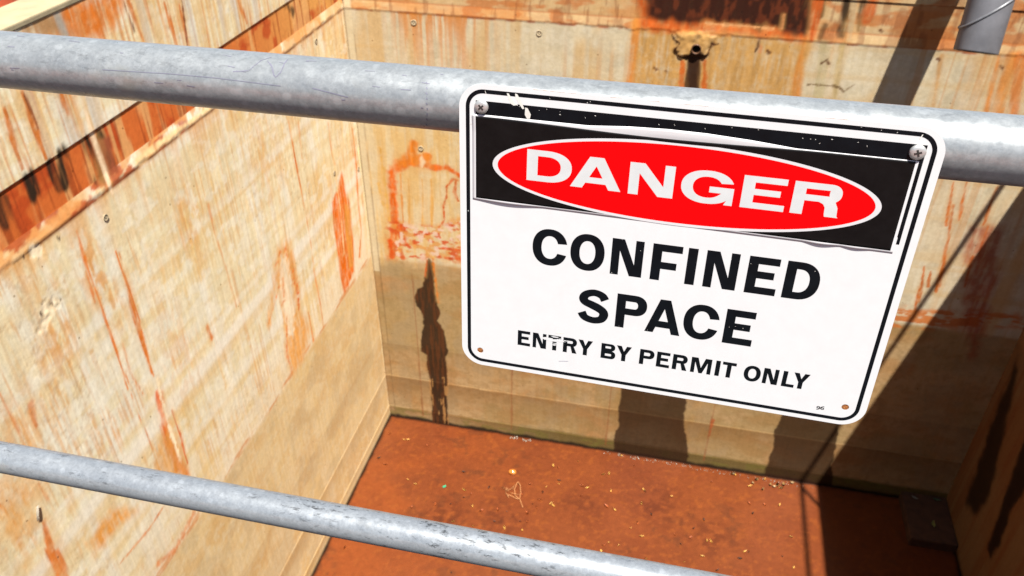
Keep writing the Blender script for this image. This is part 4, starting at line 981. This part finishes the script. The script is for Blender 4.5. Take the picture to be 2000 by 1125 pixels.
# ------------------------------------------------------------------ GREY PIPE hanging out from the back wall
M_PVC = mat_plain('grey_pipe_paint', tuple(lin(166, 164, 168)*.25), .4, .0, 3, .32, .4)
p_lo = Vector((2.137, 6.900, 5.80)); p_hi = Vector((2.270, 7.560, 7.80))
ax = (p_hi-p_lo).normalized()
bm = bmesh.new()
n = 48; rad = .160
up_ = ax.orthogonal().normalized(); sd_ = ax.cross(up_)
def circ(c, r): return [c+(up_*math.cos(2*math.pi*k/n)+sd_*math.sin(2*math.pi*k/n))*r for k in range(n)]
rings = []
for c, r in ((p_hi+ax*.6, rad), (p_lo+ax*.01, rad), (p_lo+ax*.003, rad-.001), (p_lo, rad-.003), (p_lo, rad-.010), (p_lo+ax*.004, rad-.012), (p_lo+ax*.9, rad-.014)):
    rings.append([bm.verts.new(q) for q in circ(c, r)])
for a, b_ in zip(rings[:-1], rings[1:]):
    for k in range(n): bm.faces.new((a[k], a[(k+1) % n], b_[(k+1) % n], b_[k]))
bm.faces.new(rings[-1])
pv = from_bm('drain_pipe', bm, M_PVC, None, True)
tag(pv, 'wide grey pipe hanging over the back wall at the top right', 'pipe')
# its clamp wire, set across the pipe at a slant
bm = bmesh.new()
A_, B_ = Vector(on_cyl(100, 100, 0, 0, .1)) if False else None, None
pts = []
for k in range(41):
    a = 2*math.pi*k/40
    q = up_*math.cos(a)+sd_*math.sin(a)
    pts.append(p_lo+ax*(.30 + .14*q.x) + q*(rad+.002))
add_tube(bm, pts, .010, 10, False)
cl = from_bm('clamp_wire', bm, mat_plain('pale_wire', (.13, .13, .135), .4, .3), pv, True)

# ------------------------------------------------------------------ RIGHT-HAND GUARD RAIL (its shadow falls across the back wall)
gr = empty('handrail', (XR+.055, 4.5, ZT), 'single-rail galvanised guard on the right-hand wall, outside the picture', 'handrail')
def part_w2(name, bm, mat): return part_world(name, bm, mat, gr)
bm = bmesh.new(); add_tube(bm, [(XR+.055, y, 7.70) for y in np.linspace(.7, 8.0, 12)], .027, 24); part_w2('rail', bm, M_GALV)
for y in (5.1, 2.4, 7.86):
    bm = bmesh.new(); add_tube(bm, [(XR+.055, y, ZT-.005), (XR+.055, y, 7.70-.02)], .024, 20); part_w2('post', bm, M_GALV)

# ------------------------------------------------------------------ LOW CONCRETE BLOCK in the dark corner
bm = bmesh.new(); add_box(bm, 3.18, XR-.006, 6.98, YB-.006, -.03, .13, .015)
bmesh.ops.subdivide_edges(bm, edges=bm.edges[:], cuts=3, use_grid_fill=True)
rs = random.Random(3)
for v in bm.verts: v.co += Vector((rs.uniform(-.004, .004), rs.uniform(-.004, .004), rs.uniform(-.003, .003)))
tag(from_bm('concrete_block', bm, mat_plain('muddy_block', tuple(lin(120, 78, 50)*.3), .8, 0, 8, .3, .3, .4), None), 'low muddy concrete block in the dark far right corner of the pit', 'block')

# ------------------------------------------------------------------ FLOATING LITTER
def leaf_mesh(name, Lh, w, curl, rs):
    bm = bmesh.new(); n = 6; T = []
    for i in range(n+1):
        t = i/n; x = (t-.5)*Lh; ww = w*math.sin(math.pi*min(max(t, .04), .97))**.8/2; z = curl*Lh*(2*t-1)**2
        T.append([bm.verts.new((x, ww*s_ + rs.uniform(-.08, .08)*w, z + abs(s_)*curl*w*1.5)) for s_ in (-1, 0, 1)])
    for a, b_ in zip(T[:-1], T[1:]):
        for k in range(2): bm.faces.new((a[k], b_[k], b_[k+1], a[k+1]))
    r = bmesh.ops.solidify(bm, geom=bm.faces[:], thickness=.0012)
    me = bpy.data.meshes.new(name); bm.to_mesh(me); bm.free(); return me
M_YEL = mat_plain('yellow_leaf', tuple(lin(232, 178, 84)*.55), .6, 0, 60, .3)
M_ORL = mat_plain('orange_leaf', tuple(lin(206, 104, 44)*.4), .6, 0, 60, .4)
M_BRL = mat_plain('brown_leaf', tuple(lin(96, 58, 36)*.35), .7, 0, 60, .4)
rs = random.Random(21)
def scatter(kind, mat, label, group, Lr, spots, extra, region):
    protos = []
    for k in range(3):
        me = leaf_mesh(kind, 1.0, rs.uniform(.3, .5), rs.uniform(.04, .14), rs); me.materials.append(mat); protos.append(me)
    pts = [on_floor(*p) for p in spots]
    for k in range(extra): pts.append(on_floor(rs.uniform(region[0], region[1]), rs.uniform(region[2], region[3])))
    for i, (x, y) in enumerate(pts):
        if not (XL+.08 < x < XR-.08 and 3 < y < YB-.05): continue
        o = bpy.data.objects.new(kind, protos[i % 3]); COL.objects.link(o)
        s_ = rs.uniform(*Lr); o.scale = (s_, s_, s_); o.location = (x, y, .010); o.rotation_euler = (rs.uniform(-.15, .15), rs.uniform(-.15, .15), rs.uniform(0, 6.28))
        tag(o, label, 'leaf', group)
scatter('leaf', M_YEL, 'tiny yellow leaf floating on the rusty water', 'yellow leaves floating on the water', (.022, .06),
        [(1067, 952), (1076, 984), (1080, 988), (1147, 953), (1232, 1032), (1253, 1048), (1208, 1066), (1189, 1060), (1129, 902), (1178, 927), (1253, 984), (1257, 957), (924, 1028), (885, 1019), (1020, 1036), (812, 946), (1435, 927), (1465, 950), (1455, 1078), (1336, 1098), (1312, 970), (1000, 1090)], 30, (640, 1560, 840, 1120))
scatter('leaf', M_ORL, 'small orange leaf scrap half sunk in the rusty water', 'orange leaf scraps in the water', (.03, .07),
        [(1137, 949), (1054, 977), (1048, 992), (972, 996), (940, 998), (1020, 965), (1245, 1022), (1184, 989), (920, 965), (850, 985)], 18, (640, 1560, 840, 1120))
scatter('leaf', M_BRL, 'dark brown leaf scrap lying in the rusty water', 'brown leaf scraps in the water', (.02, .055),
        [(966, 1019), (1060, 962), (1040, 985), (990, 1000), (1272, 1005), (1260, 960), (1470, 1003), (740, 895), (880, 985), (906, 972)], 14, (660, 1560, 850, 1120))
# looped stalk with a tuft
x, y = on_floor(1015, 958)
bm = bmesh.new()
lp = [on_floor(*p, .03) for p in [(988, 963), (998, 966), (1008, 972), (1014, 973), (1006, 966), (1005, 955), (1009, 944), (1012, 941), (1016, 947), (1017, 960), (1015, 972), (1018, 981), (1022, 991)]]
hs = [.010, .012, .014, .016, .018, .022, .026, .028, .026, .022, .016, .012, .008]
sm_ = []
for i in range(len(lp)-1):
    for k in range(5): t = k/5; sm_.append((lp[i][0]*(1-t)+lp[i+1][0]*t, lp[i][1]*(1-t)+lp[i+1][1]*t, hs[i]*(1-t)+hs[i+1]*t))
add_tube(bm, sm_, .0045, 8)
for k in range(9):
    a = rs.uniform(0, 6.28); l = rs.uniform(.05, .14); c = on_floor(995+rs.uniform(-8, 8), 962+rs.uniform(-6, 6))
    add_tube(bm, [(c[0], c[1], .012), (c[0]+l*.5*math.cos(a), c[1]+l*.5*math.sin(a), .03), (c[0]+l*math.cos(a+.3), c[1]+l*math.sin(a+.3), .006)], .0025, 6)
tag(from_bm('looped_twig', bm, mat_plain('dry_stalk', tuple(lin(206, 140, 84)*.45), .7), None, True), 'pale looped twig with a tuft floating in the middle of the water', 'twig')
# crumpled orange lump
x, y = on_floor(1001, 924)
bm = bmesh.new(); bmesh.ops.create_icosphere(bm, subdivisions=3, radius=.042)
for v in bm.verts:
    q = v.co*38; f = 1+.45*(float(fbm(np.array([q.x+9]), np.array([q.y+q.z+5]), 2, 3)[0])-.5); v.co = Vector((x, y, .022))+Vector((v.co.x*f*1.15, v.co.y*f, v.co.z*f*.8))
mw_ = mat_plain('orange_wrapper', tuple(lin(230, 140, 60)*.45), .15, 0, 30, .3, .8)
tag(from_bm('seed_pod', bm, mw_, None, True), 'round glossy orange lump floating just beyond the looped twig', 'seed pod')
# green scrap
x, y = on_floor(868, 951)
bm = bmesh.new(); add_box(bm, -.022, .022, -.014, .014, 0, .010, .003)
for v in bm.verts: v.co.z += .25*v.co.x
o = from_bm('plastic_scrap', bm, mat_plain('green_plastic', (.02, .20, .10), .35), None); o.location = (x, y, .004); o.rotation_euler = (0, 0, .5)
tag(o, 'tiny green plastic scrap floating left of the looped twig', 'scrap')
# pale husks at the far edge
hk = leaf_mesh('husk', 1.0, .6, .22, rs); hk.materials.append(mat_plain('pale_husk', tuple(lin(214, 168, 104)*.32), .5, 0, 60, .3))
for p in ((1432, 927), (1470, 945), (1478, 938), (1504, 948), (1512, 952), (1519, 949), (1526, 954), (1530, 948), (1547, 945), (1490, 957)):
    o = bpy.data.objects.new('husk', hk); COL.objects.link(o); s_ = rs.uniform(.035, .065); o.scale = (s_,)*3
    x, y = on_floor(*p); o.location = (x, min(y, YB-.06), .014); o.rotation_euler = (rs.uniform(-.3, .3), 0, rs.uniform(0, 6.28))
    tag(o, 'pale curled husk washed against the foot of the back wall', 'husk', 'husks along the back edge of the water')
# scraps on the block
for (px, py, me_, s_, lb, k) in ((1823, 1025, None, .10, 'yellow-green leaf lying on the muddy block', 0), (1786, 973, None, .08, 'pale leaf at the back of the muddy block beside the wall', 1), (1828, 972, None, .09, 'dull green leaf at the back of the muddy block near the corner', 2)):
    me_ = leaf_mesh('leaf', 1.0, .42, .1, rs); me_.materials.append(mat_plain('block_leaf', ((.30, .30, .08), (.30, .28, .22), (.08, .14, .07))[k], .6))
    o = bpy.data.objects.new('leaf', me_); COL.objects.link(o); o.scale = (s_,)*3; x, y = on_floor(px, py, .14); o.location = (x, min(y, YB-.08), .145); o.rotation_euler = (0, 0, rs.uniform(0, 6))
    tag(o, lb, 'leaf')
# foam beads along the waterline: one mass
bm = bmesh.new()
def bead(x, y, r): bmesh.ops.create_icosphere(bm, subdivisions=1, radius=r, matrix=Matrix.Translation((x, y, r*.4)))
for k in range(110):
    px = rs.uniform(1180, 1590) if k < 110 else rs.uniform(1000, 1200)
    t = (px-762)/(1563-762); py = 811+t*136+rs.uniform(-1, 5)
    x, y = on_floor(px, py); bead(x, min(y, YB-.02), rs.choice([.0035, .0045, .0055, .0075]))
for cx_, n_ in ((1003, 14), (1028, 16), (1240, 6)):
    for k in range(n_):
        x, y = on_floor(cx_+rs.uniform(-9, 9), 811+(cx_-762)/801*136+rs.uniform(1, 6)); bead(x, min(y, YB-.02), rs.uniform(.005, .011))
tag(from_bm('foam', bm, mat_plain('foam_bubbles', (.16, .14, .11), .2), None, True), None, None, None, 'stuff')
# curl of loose render on the left wall
y, z = on_left(70, 1005)
bm = bmesh.new(); pr = None
for k in range(9):
    a = -1+2*k/8; c = Vector((XL+.006+.006*(1-a*a), y+.018*a+.010*a*a, z+.045*a)); cur = (bm.verts.new(c+Vector((.003, .008, 0))), bm.verts.new(c-Vector((.002, .008, 0))))
    if pr: bm.faces.new((pr[0], pr[1], cur[1], cur[0]))
    pr = cur
bmesh.ops.solidify(bm, geom=bm.faces[:], thickness=.003)
tag(from_bm('render_flake', bm, mat_plain('render_flake_paint', (.5, .45, .36), .8), None), 'loose curled flake of render sticking to the lower left wall', 'flake')
